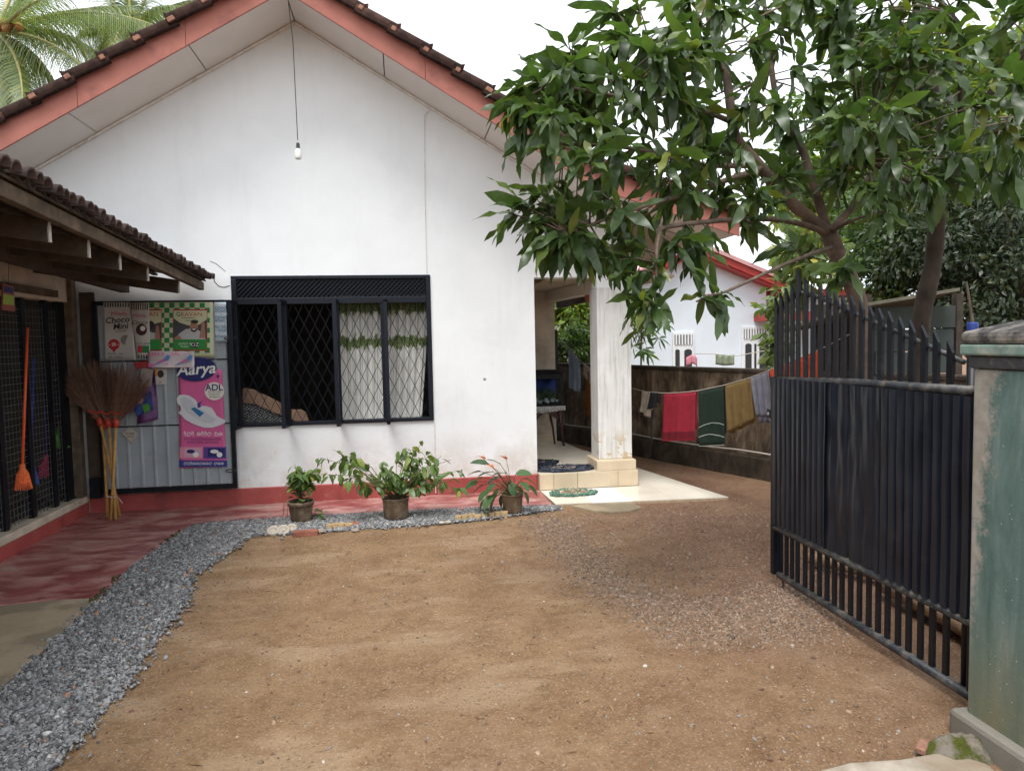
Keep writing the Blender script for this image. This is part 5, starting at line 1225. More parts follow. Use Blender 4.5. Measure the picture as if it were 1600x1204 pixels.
# ------------------------------------------------------------------ gate pillar
def pillar():
    T = thing('gate_pillar', (2.42, 2.3, 0), 'weathered teal green gate pillar with stepped cap at the right edge', 'pillar')
    X0, X1, Y0, Y1 = 2.185, 2.62, 2.08, 2.515
    b = MB(); b.box(X0, X1, Y0, Y1, .05, 1.452); b.build('shaft', M['pillar'], T, bevel=.012)
    b = MB(); b.box(X0-.045, X1+.045, Y0-.045, Y1+.045, -.1, .088); b.build('base', M['footing'], T, bevel=.02)
    for (z0, z1, e, m) in ((1.4525, 1.502, .012, 'capdark'), (1.5025, 1.545, .034, 'capgreen')):
        b = MB(); b.box(X0-e, X1+e, Y0-e, Y1+e, z0, z1); b.build('cap_band', M[m], T, bevel=.008)
    b = MB(); e = .034; z0, z1, z2 = 1.5455, 1.59, 1.632; i_ = .10
    b.add([(X0-e,Y0-e,z0),(X1+e,Y0-e,z0),(X1+e,Y1+e,z0),(X0-e,Y1+e,z0),(X0-e,Y0-e,z1),(X1+e,Y0-e,z1),(X1+e,Y1+e,z1),(X0-e,Y1+e,z1),(X0+i_,Y0+i_,z2),(X1-i_,Y0+i_,z2),(X1-i_,Y1-i_,z2),(X0+i_,Y1-i_,z2)],
          [(0,3,2,1),(0,1,5,4),(1,2,6,5),(2,3,7,6),(3,0,4,7),(4,5,9,8),(5,6,10,9),(6,7,11,10),(7,4,8,11),(8,9,10,11)])
    b.build('cap_top', M['caprough'], T, bevel=.014)
    # mossy rubble at its foot
    ms = NT('moss'); p = ms.pos(); c = ms.mix(ms.rng(ms.noise(p, 14, 5), .42, .58), (.22,.19,.155), (.075,.085,.018)); ms.bump(ms.noise(p, 90, 5, .7), .9, .015); ms.fin(c, .95, .1)
    b = MB(); c0 = Vector((2.06, 2.40, -.01))
    def fn(u, v):
        a = v*2*math.pi; r_ = u; x = c0.x+.155*r_*math.cos(a)*(1+.2*math.sin(3*a)); y = c0.y+.10*r_*math.sin(a)*(1+.15*math.cos(2*a))
        return (x, y, c0.z+.085*(1-r_*r_)*(1+.35*noise.noise(Vector((x*30,y*30,0))))-.01)
    b.grid(fn, 14, 40); tag(b.build('mossy_rubble', ms.m, smooth=True, fix=False), 'mossy mound of rubble at the foot of the gate pillar', 'rubble', kind='stuff')
    c0 = G(1443, 1168, .015); b = MB(); b.bar(c0+Vector((-.03,-.02,0)), c0+Vector((.035,.035,0)), .035, .025); tag(b.build('brick_chip', mat('brick_chip', (.25,.13,.09), .85, .3, 30, .5), bevel=.004), 'small red brick chip beside the mossy rubble', 'brick')
pillar()

# ------------------------------------------------------------------ open gate
def gate():
    X = 2.35; YA, YB = 2.70, 4.33
    T = thing('steel_gate', (X, 3.5, .03), 'black steel gate leaf with spiked pickets standing open', 'gate')
    R = M['blackrail']
    b = MB(); b.tube([(X,YA,1.345),(X,3.5,1.335),(X,YB+.02,1.305)], .024, 10); b.build('top_rail', R, T, smooth=True)
    b = MB(); b.tube([(X-.012,YA-.08,.372),(X-.012,YB-.03,.366)], .019, 10); b.build('middle_rail', R, T, smooth=True)
    b = MB(); b.tube([(X,YA-.02,.050),(X,3.4,.058),(X,YB-.06,.066)], .023, 10); b.build('bottom_rail', R, T, smooth=True)
    b = MB(); b.tube([(X+.02,2.735,.03),(X+.02,2.735,1.60)], .020, 12); b.build('hinge_post', M['black'], T, smooth=True)
    b = MB(); b.lathe([(.0215,-.03),(.022,.01),(.019,.016),(0,.018)], (X+.02,2.735,1.615), 14); b.build('post_cap', flat('blue_cap', (.012,.03,.16), .45), T, smooth=True)
    b = MB(); b.box(X-.012, X+.05, 2.56, 2.70, .04, 1.345); b.build('hinge_stile', M['black'], T, bevel=.006)
    b = MB(); b.box(X-.03, X+.02, YB-.04, YB-.002, .06, 1.33); b.build('end_stile', M['black'], T, bevel=.004)
    tops = [(4.315,1.827),(4.255,1.855),(4.19,1.878),(4.125,1.904),(4.061,1.982),(3.977,1.925),(3.903,1.868),(3.825,1.862),(3.75,1.842),(3.678,1.824),(3.608,1.802),(3.53,1.795),(3.454,1.769),(3.376,1.735),(3.301,1.717),(3.229,1.699),(3.151,1.668),(3.076,1.65),(2.996,1.625),(2.92,1.602),(2.835,1.558)]
    for (y, z) in tops:
        b = MB(); w = .017
        b.add([(X-.004,y-w,1.33),(X-.004,y+w,1.33),(X-.004,y+w,z),(X-.004,y-w,z-.055),(X+.010,y-w,1.33),(X+.010,y+w,1.33),(X+.010,y+w,z),(X+.010,y-w,z-.055)],
              [(0,1,2,3),(7,6,5,4),(0,3,7,4),(1,5,6,2),(2,6,7,3),(0,4,5,1)])
        b.build('spiked_picket', M['black'], T)
        b = MB(); b.box(X-.002, X+.014, y-.014, y+.014, .055, .36); b.build('lower_bar', M['black'], T)
    b = MB(); pts = [(4.33,1.70),(4.2,1.80),(4.06,1.84),(3.95,1.823),(3.7,1.75),(3.4,1.655),(3.1,1.565),(2.78,1.463)]; b.tube([(X+.022, y, z) for y, z in pts], .012, 8); b.build('arched_rail', R, T, smooth=True)
    # corrugated cladding in three dented sheets
    r = random.Random(8)
    for si, (ya, yb, pitch, dep) in enumerate(((YA-.06, 3.27, .058, .020), (3.25, 3.765, .11, .010), (3.715, YB-.03, .056, .020))):
        n = int((yb-ya)/(pitch/10)); zn = 16; vs = []
        for j in range(zn+1):
            z = .394+(1.325-.394)*j/zn
            for i in range(n+1):
                y = ya+(yb-ya)*i/n; t = ((y-ya)/pitch) % 1; h = max(0, min(1, (abs(t-.5)*2-.25)/.22))
                x = X-.016-dep*h-.002*(si == 1)
                x += (.020 if si == 1 else .004)*noise.noise(Vector((y*6, z*2.2, si*5)))+(.010 if si == 1 else .002)*noise.noise(Vector((y*22, z*5, si)))
                vs.append((x, y, z))
        b = MB(); b.add(vs, [(j*(n+1)+i, j*(n+1)+i+1, (j+1)*(n+1)+i+1, (j+1)*(n+1)+i) for j in range(zn) for i in range(n)])
        o = b.build('cladding_sheet', M['gatepanel'], T, smooth=False, fix=False); sf = o.modifiers.new('thickness','SOLIDIFY'); sf.thickness = .0015
    p = WX(1210, 646, X); b = MB(); b.box(X-.03, X+.02, YB+.0, YB+.05, p.z-.03, p.z+.03); l_ = b.build('latch', M['black'], T, bevel=.004)
    b = MB(); b.tube([(X-.034, YB+.025, p.z),(X-.03, YB+.025, p.z)], .008, 10); b.build('rivet', flat('rivet', (.5,.5,.48), .4, .6), l_)
    b = MB(); b.tube([(X, 4.22, .05),(X, 4.22, -.02)], .008, 6); b.build('drop_bolt', M['darktimber'], T)
gate()
# ------------------------------------------------------------------ things behind the gate
def behind_gate():
    bk = mat('old_brick', (.27,.11,.07), .9, .35, 14, .6, objrand=.25); r = random.Random(4)
    T = thing('brick_stack', (2.98, 3.4, 0), 'low stack of old red bricks seen under the gate', 'bricks')
    b = MB(); b.box(-.11,.11,-.05,.05,0,.065); me = b.mesh('brick', bk)
    for i in range(9):
        for j in range(3 if i % 3 else 2):
            place('brick', me, Matrix.Translation((2.98+r.uniform(-.02,.02), 2.78+i*.115, j*.067)) @ Matrix.Rotation(r.uniform(-.12,.12), 4, 'Z'), T)
    lg = mat('pale_log', (.30,.20,.12), .85, .35, 8, .6)
    for i, (a, c, rr, lab) in enumerate((((2.80,2.85,.07),(2.86,3.95,.07),.06,'thick log lying in front of the brick stack'), ((3.1,3.85,.05),(2.75,4.6,.05),.045,'thin log lying at the far end of the brick stack'), ((3.05,4.2,0),(3.15,4.3,1.05),.035,'upright stake leaning behind the gate'))):
        b = MB(); a, c = Vector(a), Vector(c); b.tube([a, a.lerp(c,.5)+Vector((.015,0,.01)), c], [rr,rr*.92,rr*.85], 9); tag(b.build('log', lg, smooth=True), lab, 'log', 'timber behind the gate')
    # shed
    Y = 6.3; S = thing('shed', WY(1420, 640, Y), 'small grey-green board shed with a sheet roof behind the gate', 'shed')
    gb = mat('grey_green_board', (.045,.058,.052), .85, .3, 6, .4, dirt=(.035,.04,.035), dirt_amt=.4)
    x0, x1 = WY(1362, 520, Y).x, WY(1492, 520, Y).x
    for i in range(6):
        z0 = .55+i*.215; b = MB(); b.box(x0+r.uniform(-.03,.03), x1+r.uniform(-.03,.03), Y-.012*(i % 2)-.01, Y+.01, z0, z0+.205); b.build('board', gb, S, bevel=.003)
    for x in (x0-.03, x1+.06):
        b = MB(); b.box(x-.035, x+.035, Y+.011, Y+.08, 0, 1.95); b.build('post', M['darkbark'], S)
    b = MB(); b.box(x0, x1, Y+.9, Y+.95, 0, 1.9); b.build('back_board', M['darktimber'], S)
    rf = mat('rusty_pale_sheet', (.13,.12,.09), .8, .25, 8, .3)
    p = [WY(1335,476,Y-.25), WY(1500,449,Y-.25)]
    b = MB(); b.add([p[0], p[1], p[1]+Vector((.1,1.4,-.22)), p[0]+Vector((0,1.4,-.22))]+[q-Vector((0,0,.03)) for q in (p[0], p[1], p[1]+Vector((.1,1.4,-.22)), p[0]+Vector((0,1.4,-.22)))], [(0,1,2,3),(7,6,5,4),(0,4,5,1),(1,5,6,2),(2,6,7,3),(3,7,4,0)]); b.build('roof_sheet', rf, S)
    b = MB(); q = WY(1510, 445, 5.0); b.tube([WY(1524,560,4.2), WY(1519,500,4.2), WY(1510,440,4.2)], [.012,.010,.007], 7); tag(b.build('stake', M['bark'], smooth=True), 'thin bare stake standing behind the blue-capped gate post', 'stake')
behind_gate()

# ------------------------------------------------------------------ neighbour's house
def neighbour():
    Y = 18.; N = thing('neighbour_house', (WY(1077,560,Y).x, Y, -.6), 'pale blue-white neighbouring house with red roof trim beyond the boundary wall', 'house')
    wp = mat('blue_white_paint', (.66,.72,.78), .75, .05, 1.5, .05); rt = mat('red_trim', (.36,.045,.04), .5, .15, 6, .05); pk = mat('pink_roof_sheet', (.55,.30,.30), .5, .1, 4, .05)
    wf = mat('white_joinery', (.70,.72,.74), .6, .05, 4, 0); dk = flat('dark_opening', (.02,.022,.025), .3, .5)
    apex = WY(1080,398,Y); el = WY(912,480,Y); er = WY(1232,462,Y); xl, xr = WY(912,540,Y).x, WY(1197,540,Y).x
    zl = apex.z+(el.z-apex.z)*(xl-apex.x)/(el.x-apex.x); zr = apex.z+(er.z-apex.z)*(xr-apex.x)/(er.x-apex.x)
    b = MB(); b.prism([(xl,Y,-1.),(xr,Y,-1.),(xr,Y,zr),(apex.x,Y,apex.z),(xl,Y,zl)], (0,9,0)); b.build('wall', wp, N)
    def verge(a, c, dz0, dz1, y0, y1, m, nm):
        b = MB(); b.prism([(a.x,y0,a.z+dz0),(c.x,y0,c.z+dz0),(c.x,y0,c.z+dz1),(a.x,y0,a.z+dz1)], (0,y1-y0,0)); b.build(nm, m, N)
    ex = er+(er-apex)*.03; exl = el+(el-apex)*.05
    for c in (ex, exl):
        verge(apex, c, -.04, .10, Y-.35, Y-.005, rt, 'verge_soffit'); verge(apex, c, .02, .20, Y-.40, Y-.352, rt, 'verge_board'); verge(apex, c, .201, .30, Y-.46, Y+9.2, pk, 'roof_sheet')
    b = MB(); b.box(WY(1178,495,Y).x, WY(1300,495,Y).x, Y-.8, Y+.5, WY(1178,502,Y).z, WY(1178,489,Y).z); b.build('awning', rt, N)
    b = MB(); b.box(xr+.01, xr+4, Y+1.2, Y+6, -1, 2.6); b.build('wing', wp, N)
    b = MB(); b.box(xr-.1, xr+4.4, Y+.6, Y+6.4, 2.62, 2.8); b.build('wing_roof', rt, N)
    for (x0, y0, x1, y1, pn) in ((1050,519,1084,600, ((1054,1061),(1068,1080))), (1158,510,1201,600, ((1163,1173),(1177,1180.5),(1185,1200)))):
        a, c = WY(x0,y0,Y), WY(x1,y1,Y); b = MB(); b.box(a.x, c.x, Y-.05, Y+.02, c.z, a.z); w = b.build('window', wf, N, bevel=.01)
        h = (y1-y0); vz1, vz0 = WY(x0,y0+4,Y).z, WY(x0,y0+19.5,Y).z
        b = MB(); b.box(a.x+.05, c.x-.05, Y-.058, Y-.051, vz0, vz1); b.build('vent_gap', dk, w)
        nb = int((c.x-a.x)/.085)
        for i in range(nb):
            x = a.x+.05+(c.x-a.x-.1)*(i+.5)/nb; b = MB(); b.box(x-.022, x+.022, Y-.075, Y-.0585, vz0, vz1); b.build('slat', wf, w)
        for (pa, pc) in pn:
            xa, xc = WY(pa,560,Y).x, WY(pc,560,Y).x; z0, z1 = WY(pa,y1-4,Y).z, WY(pa,y0+27,Y).z; mid = (xa+xc)/2; R = (xc-xa)/2
            arc = [(mid+R*math.cos(t), Y-.053, z1-R*.5+R*.6*math.sin(t)) for t in np.linspace(0, math.pi, 10)]
            b = MB(); b.prism([(xa,Y-.053,z0),(xc,Y-.053,z0)]+arc, (0,.002,0)); b.build('pane', dk, w)
    b = MB(); b.grid(lambda u, v: WY(1118+30*u, 553+2*math.sin(u*3)+16*v, 14.)+Vector((0,.03*math.sin(u*20),0)), 20, 4); o = b.build('green_cloth', mat('far_green_cloth', (.24,.28,.19), .9), None, smooth=True, fix=False)
    sf = o.modifiers.new('thickness','SOLIDIFY'); sf.thickness = .004; tag(o, 'pale green cloth hanging beyond the boundary wall', 'laundry')
    b = MB(); b.grid(lambda u, v: WY(1072+18*u, 560-6*math.sin(u*3)+14*v, 13.)+Vector((0,.03*math.sin(u*15),0)), 12, 4); o = b.build('pink_cloth', mat('far_pink_cloth', (.60,.25,.30), .9), None, smooth=True, fix=False)
    sf = o.modifiers.new('thickness','SOLIDIFY'); sf.thickness = .004; tag(o, 'pink cloth just showing above the boundary wall', 'laundry')
    b = MB(); b.tube([WY(1085,552,14.), WY(1118,553,14.), WY(1150,556,14.), WY(1210,545,14.)], .008, 4); tag(b.build('far_line', M['rope']), 'thin washing line beyond the boundary wall', 'washing line')
neighbour()

# ------------------------------------------------------------------ trees
def leaf_cloud(name, P, D, S, mat_, seed, base, parent, nl=2, W=.45, fold=.2, droop=.25, power=.9, roll=.8):
    """many leaves in one mesh: P points, D directions, S lengths"""
    rs_ = np.random.RandomState(seed); v, q = leaf_arrays(W=W, nl=nl, fold=fold, droop=droop, power=power); n = len(P)
    D = D/np.linalg.norm(D, axis=1)[:, None]; up = np.tile([0.,0.,1.], (n,1)); y = np.cross(up, D); ln = np.linalg.norm(y, axis=1)[:, None]; y = np.where(ln < .05, [[0,1,0]], y/np.maximum(ln,1e-6)); z = np.cross(D, y)
    a = rs_.randn(n)*roll; y2 = y*np.cos(a)[:,None]+z*np.sin(a)[:,None]; z2 = -y*np.sin(a)[:,None]+z*np.cos(a)[:,None]
    V = (v[None,:,0,None]*D[:,None]+v[None,:,1,None]*y2[:,None]+v[None,:,2,None]*z2[:,None])*S[:,None,None]+P[:,None]-np.array(base)
    f = (q[None]+len(v)*np.arange(n)[:,None,None]).reshape(-1,4)
    me = raw_mesh(name, V.reshape(-1,3), f, mat_, rnd=np.repeat(rs_.rand(n), len(q)))
    me.polygons.foreach_set('use_smooth', [True]*len(me.polygons))
    o = bpy.data.objects.new(name, me); COL.objects.link(o); o.parent = parent; ORG[o] = ORG[parent]; o['kind'] = 'stuff'; return o
def crown_points(c, R, n, clumps, seed, cl=.35):
    rs_ = np.random.RandomState(seed); c = np.array(c); R = np.array(R)
    u = rs_.randn(clumps,3); u /= np.linalg.norm(u,axis=1)[:,None]; cc = c+u*R*(rs_.uniform(.35,1.,(clumps,1))); i = rs_.randint(0,clumps,n); w = rs_.uniform(.5,1.3,clumps)
    d = rs_.randn(n,3); d /= np.linalg.norm(d,axis=1)[:,None]; P = cc[i]+d*(cl*R.min()*w[i]*rs_.rand(n)**.5)[:,None]*[1.15,1.15,.8]
    D = d*1.+np.array([0,0,-.45])+rs_.randn(n,3)*.5; return P, D, cc
def bush(name, label, cat, c, R, n, size, m, seed, clumps=40, base=None, trunk=.05, cl=.35, W=.45, group=None, tm='darkbark'):
    c = Vector(c); base = Vector(base) if base is not None else Vector((c.x, c.y, -.02))
    T = thing(name, base, label, cat, group); P, D, cc = crown_points(c, R, n, clumps, seed, cl); rs_ = np.random.RandomState(seed+9)
    leaf_cloud('crown', P, D, size*rs_.uniform(.6,1.3,n), m, seed, base, T, W=W)
    b = MB(); b.tube([base, base.lerp(c,.5)+Vector((.05,0,0)), c], [trunk,trunk*.8,trunk*.5], 8); tr = b.build('trunk', M[tm], T, smooth=True)
    b = MB()
    for k_ in range(0, len(cc), 2): p = Vector(cc[k_]); s0 = base.lerp(c, .75); b.tube([s0, s0.lerp(p,.5)+Vector((0,0,.05)), p], [trunk*.4,trunk*.25,trunk*.1], 5)
    o = b.build('branches', M[tm], T, smooth=True); return T
LD = leaf_mat('shaded_hedge_leaf', (.026,.045,.018), False, .15, .45); LB = leaf_mat('bright_leaf', (.115,.185,.035), False, .45); LMd = leaf_mat('mid_leaf', (.065,.125,.03), False, .35); LPale = leaf_mat('pale_leaf', (.14,.20,.07), False, .4)  # hedge leaf: shade inside the dense crown is put into its dark colour
def background_trees():
    g = 'trees beyond the gate and boundary'
    bush('evergreen_tree', 'dense dark small-leaved tree behind the shed at the right edge', 'tree', DP(1545,390,8.6), (1.55,1.1,1.3), 20000, .08, LD, 1, 110, trunk=.1, group=g)
    bush('evergreen_tree', 'dense dark small-leaved tree left of the second mango trunk', 'tree', DP(1400,385,9.2), (.8,.8,.95), 9000, .08, LMd, 2, 60, trunk=.07, group=g)
    bush('leafy_shrub', 'pale green broad-leaved shrub between the neighbour house and the mango trunk', 'shrub', DP(1252,395,8.0), (.42,.4,.55), 700, .16, LPale, 3, 30, trunk=.03, group=g, tm='stem')
    bush('leafy_shrub', 'green shrub climbing behind the gate spikes beside the neighbour house', 'shrub', DP(1215,520,9.5), (.22,.3,.5), 330, .16, LPale, 13, 14, trunk=.03, group=g, tm='stem')
    bush('broadleaf_tree', 'bright yellow-green tree far behind at the upper right edge', 'tree', DP(1590,150,15), (2.1,1.6,2.2), 6000, .24, LB, 4, 60, trunk=.16, group=g)
    bush('broadleaf_tree', 'loose mid-green tree far behind the two mango trees', 'tree', DP(1400,190,17), (2.6,1.5,2.2), 5500, .26, LMd, 5, 60, trunk=.16, group=g)
    bush('broadleaf_tree', 'yellow-green tree far behind the mango fork', 'tree', DP(1300,290,19), (1.7,1.5,1.6), 4000, .26, LB, 6, 45, trunk=.14, group=g)
    bush('broadleaf_tree', 'light green tree seen through the porch opening', 'tree', DP(895,480,17), (1.5,1.2,1.1), 6500, .17, LB, 7, 60, trunk=.12, group=g)
    bush('leafy_shrub', 'dense green shrub behind the boundary wall seen through the porch', 'shrub', DP(905,545,14.5), (1.0,.5,.45), 3500, .11, LMd, 8, 40, trunk=.04, group=g, tm='stem')
    bush('broadleaf_tree', 'green tree standing far right behind the evergreen tree', 'tree', DP(1600,290,11), (1.5,1.,1.2), 6000, .13, LMd, 15, 60, trunk=.1, group=g)
    bush('evergreen_tree', 'dense dark tree low at the right edge behind the pillar cap', 'tree', DP(1600,440,7.6), (.9,.8,.8), 8000, .075, LD, 21, 60, trunk=.06, group=g)
    bush('leafy_shrub', 'dark green shrub filling the space under the second mango tree', 'shrub', DP(1450,350,10.5), (1.1,.8,.9), 8000, .09, LD, 22, 60, trunk=.06, group=g)
    # slender plant with finger leaves by the column
    LC = leaf_mat('cassava_leaf', (.075,.16,.05), False, .35); base = Vector((DP(1000,560,11.2).x, DP(1000,560,11.2).y, 0))
    T = thing('cassava_plant', base, 'slender plant with fingered leaves behind the boundary wall beside the column', 'plant'); P = []; D = []
    r = random.Random(2); top = DP(1002,500,11.2); b = MB(); b.tube([base, top], [.02,.012], 6); b.build('stem', M['stem'], T)
    b = MB()
    for (x, y) in ((990,470),(1010,478),(1025,490),(1038,505),(985,500),(1000,520),(1015,512),(1030,528),(990,540),(1005,545),(1012,552),(985,520),(978,480),(1020,500)):
        e = DP(x, y, 11.2+r.uniform(-.3,.3)); b.tube([top.lerp(base, r.uniform(0,.3)), e], [.006,.003], 4)
        for j in range(7):
            a = j*.9; P.append(e); D.append((math.cos(a), .4*math.sin(a), math.sin(a)*.7-.4))
    b.build('petioles', M['stem'], T); leaf_cloud('crown', np.array(P), np.array(D), np.full(len(P), .21), LC, 3, base, T, nl=3, W=.22)
background_trees()

def mango():
    LMo = leaf_mat('mango_leaf', (.052,.096,.027), True, .32, .36, .5, .45); LMm = leaf_mat('mango_leaf_mass', (.052,.096,.027), False, .32, .36, .5, .45)
    KW = [dict(W=w, nl=8, fold=f, droop=d, wave=.5, seed=i, power=.85) for i, (w, f, d) in enumerate(((.22,.25,.20),(.25,.15,.38),(.20,.30,.10),(.26,.2,.28),(.23,.10,.48)))]
    MES = [leaf_mesh('mango_leaf', LMo, **k) for k in KW]; ARR = [leaf_arrays(**k) for k in KW]
    r = random.Random(21)
    def D3(l): return [DP(*p) for p in l]
    def smooth(pts, k=5):
        out = []; n = len(pts)
        for i in range(n-1):
            p0, p1, p2, p3 = pts[max(i-1,0)], pts[i], pts[i+1], pts[min(i+2,n-1)]
            for j in range(k):
                t = j/k; out.append(.5*((2*p1)+(p2-p0)*t+(2*p0-5*p1+4*p2-p3)*t*t+(3*p1-p0-3*p2+p3)*t**3))
        return out+[pts[-1]]
    trees = []
    fork = (1295,365,4.95)
    a0 = DP(1347,560,5.15)
    trees.append(dict(label='mango tree with forked trunk behind the gate spreading over the porch roof', base=Vector((a0.x,a0.y,-.03)),
        trunk=([Vector((a0.x+.03,a0.y,-.03)), a0]+D3([(1340,470,5.1),(1314,410,5.0),fork]), .066, .055),
        limbs=[(D3([fork,(1240,320,4.8),(1185,258,4.65),(1150,215,4.56),(1142,170,4.55),(1133,112,4.6),(1104,12,4.7),(1090,-60,4.8)]),.045,.018),
               (D3([(1185,258,4.65),(1092,257,4.35),(988,232,4.1),(864,224,3.9)]),.02,.006), (D3([(1190,262,4.65),(1158,274,4.5),(1050,309,4.1),(988,328,3.9),(885,365,3.7)]),.022,.006),
               (D3([fork,(1274,299,4.9),(1250,224,4.95),(1216,166,5.0),(1200,60,5.1),(1190,-40,5.2)]),.035,.012), (D3([fork,(1240,347,4.7),(1175,342,4.4),(1050,353,4.0),(1028,373,3.9),(1025,436,3.8),(1022,478,3.75)]),.022,.004),
               (D3([(1302,385,4.95),(1238,408,4.4),(1155,446,4.0),(1127,458,3.85),(1100,461,3.78)]),.014,.004), (D3([fork,(1340,310,5.0),(1372,240,5.1),(1390,150,5.2),(1400,40,5.3)]),.03,.01),
               (D3([(1142,190,4.55),(1060,160,4.3),(960,150,4.05),(870,135,3.9),(825,150,3.85)]),.018,.005), (D3([(1316,412,5.0),(1308,425,4.7),(1318,418,4.3)]),.010,.005), (D3([(1133,112,4.6),(1060,70,4.4),(990,60,4.2)]),.014,.005),
               (D3([(1295,365,4.95),(1330,345,4.7),(1380,330,4.4)]),.016,.006)],
        manual=[(800,168,3.85),(812,135,3.9),(835,120,3.9),(870,98,3.95),(888,66,4.0),(905,80,4.0),(962,62,4.1),(985,50,4.15),(940,90,4.1),(830,170,3.85),(845,205,3.85),(815,200,3.85),(862,150,3.9),(900,120,4),(930,140,4.05),
                (800,335,3.7),(812,318,3.7),(838,292,3.72),(850,330,3.72),(872,352,3.7),(850,372,3.7),(880,385,3.7),(905,385,3.72),(925,400,3.75),(945,395,3.8),(965,405,3.8),(985,385,3.85),(900,345,3.75),
                (1022,480,3.75),(1020,455,3.8),(1005,470,3.72),(1112,462,3.8),(1130,456,3.85),(1055,385,3.95),(1085,395,4.0),(1080,360,4.0),(1110,372,4.1),(1022,410,3.85),(990,425,3.8),(955,10,4.3),(995,2,4.3),(1318,418,4.25),(1308,425,4.35),(1180,350,4.3),(1235,380,4.5),(1385,330,4.4)],
        poly=[(815,165),(840,125),(885,75),(960,70),(1005,70),(1045,30),(1065,-10),(1120,-50),(1270,-50),(1300,60),(1310,200),(1290,280),(1235,310),(1190,325),(1120,325),(1060,340),(1000,370),(950,400),(905,395),(860,355),(850,320),(870,290),(890,262),(850,225)], n=128, dep=lambda x: 3.85+(x-800)/450*.85))
    b0 = DP(1434,570,5.45)
    trees.append(dict(label='second mango tree with dark leaning trunk in front of the shed', base=Vector((b0.x,b0.y,-.03)),
        trunk=([Vector((b0.x-.03,b0.y,-.03)), b0]+D3([(1441,490,5.35),(1457,415,5.25),(1465,332,5.1)]), .075, .055),
        limbs=[(D3([(1465,332,5.1),(1482,270,5.0),(1500,220,4.9),(1532,166,4.7),(1600,83,4.5),(1660,20,4.4)]),.038,.016), (D3([(1465,332,5.1),(1470,230,5.2),(1457,83,5.3),(1450,-40,5.4)]),.03,.012), (D3([(1482,270,5.0),(1540,215,4.6),(1600,175,4.3),(1650,150,4.2)]),.03,.012),
               (D3([(1468,310,5.05),(1420,285,4.8),(1350,250,4.5)]),.02,.007), (D3([(1457,120,5.3),(1420,60,5.0),(1390,0,4.9)]),.018,.006), (D3([(1500,220,4.9),(1500,120,4.6),(1490,20,4.5)]),.02,.008)],
        manual=[(1430,70,4.0),(1480,90,4.0),(1330,85,4.2),(1320,180,3.9),(1390,170,3.8),(1400,245,3.9),(1440,275,3.8),(1540,160,3.7),(1590,130,3.6),(1570,200,3.7),(1600,230,3.7),(1510,240,4.0),(1350,290,4.2),(1460,300,4.2)],
        poly=[(1290,-50),(1640,-50),(1640,300),(1560,310),(1500,290),(1440,310),(1390,300),(1300,290)], n=88, dep=lambda x: 4.6))
    ALL = []
    for ti, t in enumerate(trees):
        T = thing('mango_tree', t['base'], t['label'], 'tree', 'mango trees'); t['T'] = T
        def limb(name, pts, r0, r1, sides=9):
            s_ = smooth(pts); n = len(s_); b = MB()
            b.tube(s_, [(r0+(r1-r0)*i/(n-1))*(1+.10*noise.noise(Vector((i*.7, r0*90, ti)))) for i in range(n)], sides); b.build(name, M['bark' if ti == 0 else 'darkbark'], T, smooth=True); return s_
        nodes = []
        limb('trunk', t['trunk'][0], t['trunk'][1], t['trunk'][2], 14)
        for (p, r0, r1) in t['limbs']:
            s_ = limb('limb', p, r0, r1); nodes += s_[3:]
        W_ = [DP(*m) for m in t['manual']]; rs_ = np.random.RandomState(40+ti); P = sample(t['poly'], t['n'], rs_, 6)
        for x, y in P: W_.append(DP(x, y, t['dep'](x)+rs_.uniform(-.55,.55)))
        tw = MB()
        for wi, w in enumerate(W_):
            nd = min(nodes, key=lambda q: (q-w).length); v = w-nd
            if v.length < .05: v = Vector((r.uniform(-1,1), r.uniform(-1,1), .3))*.1; nd = w-v
            m_ = nd.lerp(w, .5)+Vector((0,0,.06*v.length)); pts = [nd, m_, w]; tw.tube(pts, [.006,.0045,.003], 5)
            ax = (w-m_).normalized()
            nl = r.randint(8,12)
            for j in range(nl):
                a = j*2.4+r.uniform(-.3,.3); side = ax.orthogonal().normalized(); side = Matrix.Rotation(a, 3, ax) @ side; sp = r.uniform(.5,1.35)
                d = ax*math.cos(sp)+side*math.sin(sp)+Vector((-.12*(ti == 0),0,-r.uniform(.05,.75))); p = w-ax*r.uniform(0,.09); L = r.uniform(.13,.275)*(.72 if j > nl-3 else 1)
                mi = r.randrange(5); ALL.append((ti, p, Matrix.Translation(p) @ aim(d, r.gauss(0,.5)) @ Matrix.Scale(L,4), mi, L))
            if wi % 3 == 0:                                    # extra leaves along the twig
                for j in range(3):
                    q = m_.lerp(w, r.random()); d = Vector((r.uniform(-1,1), r.uniform(-1,1), -.6)); L = r.uniform(.12,.19); mi = r.randrange(5); ALL.append((ti, q, Matrix.Translation(q) @ aim(d, r.gauss(0,.5)) @ Matrix.Scale(L,4), mi, L))
        o = tw.build('twigs', M['bark'], T, smooth=True, fix=False); o['kind'] = 'stuff'
    def inview(p):
        d = p-CP; z = d.dot(FW); x, y = 800+FPX*d.dot(RT)/z, 602-FPX*d.dot(UP)/z; return -20 < x < 1610 and -10 < y < 700
    for ti, t in enumerate(trees):
        mine = [e for e in ALL if e[0] == ti]; seen = sorted([e for e in mine if inview(e[1])], key=lambda e: (e[1]-CP).length/e[4])
        one = seen[:300]; ids = set(map(id, one)); rest = [e for e in mine if id(e) not in ids]
        for e in one: place('leaf', MES[e[3]], e[2], t['T'])
        vs = []; fs = []; off = 0; rn = []; base = np.array(t['base'])
        for e in rest:
            v, q = ARR[e[3]]; m_ = np.array(e[2]); vs.append(v @ m_[:3,:3].T+m_[:3,3]-base); fs.append(q+off); off += len(v); rn += [r.random()]*len(q)
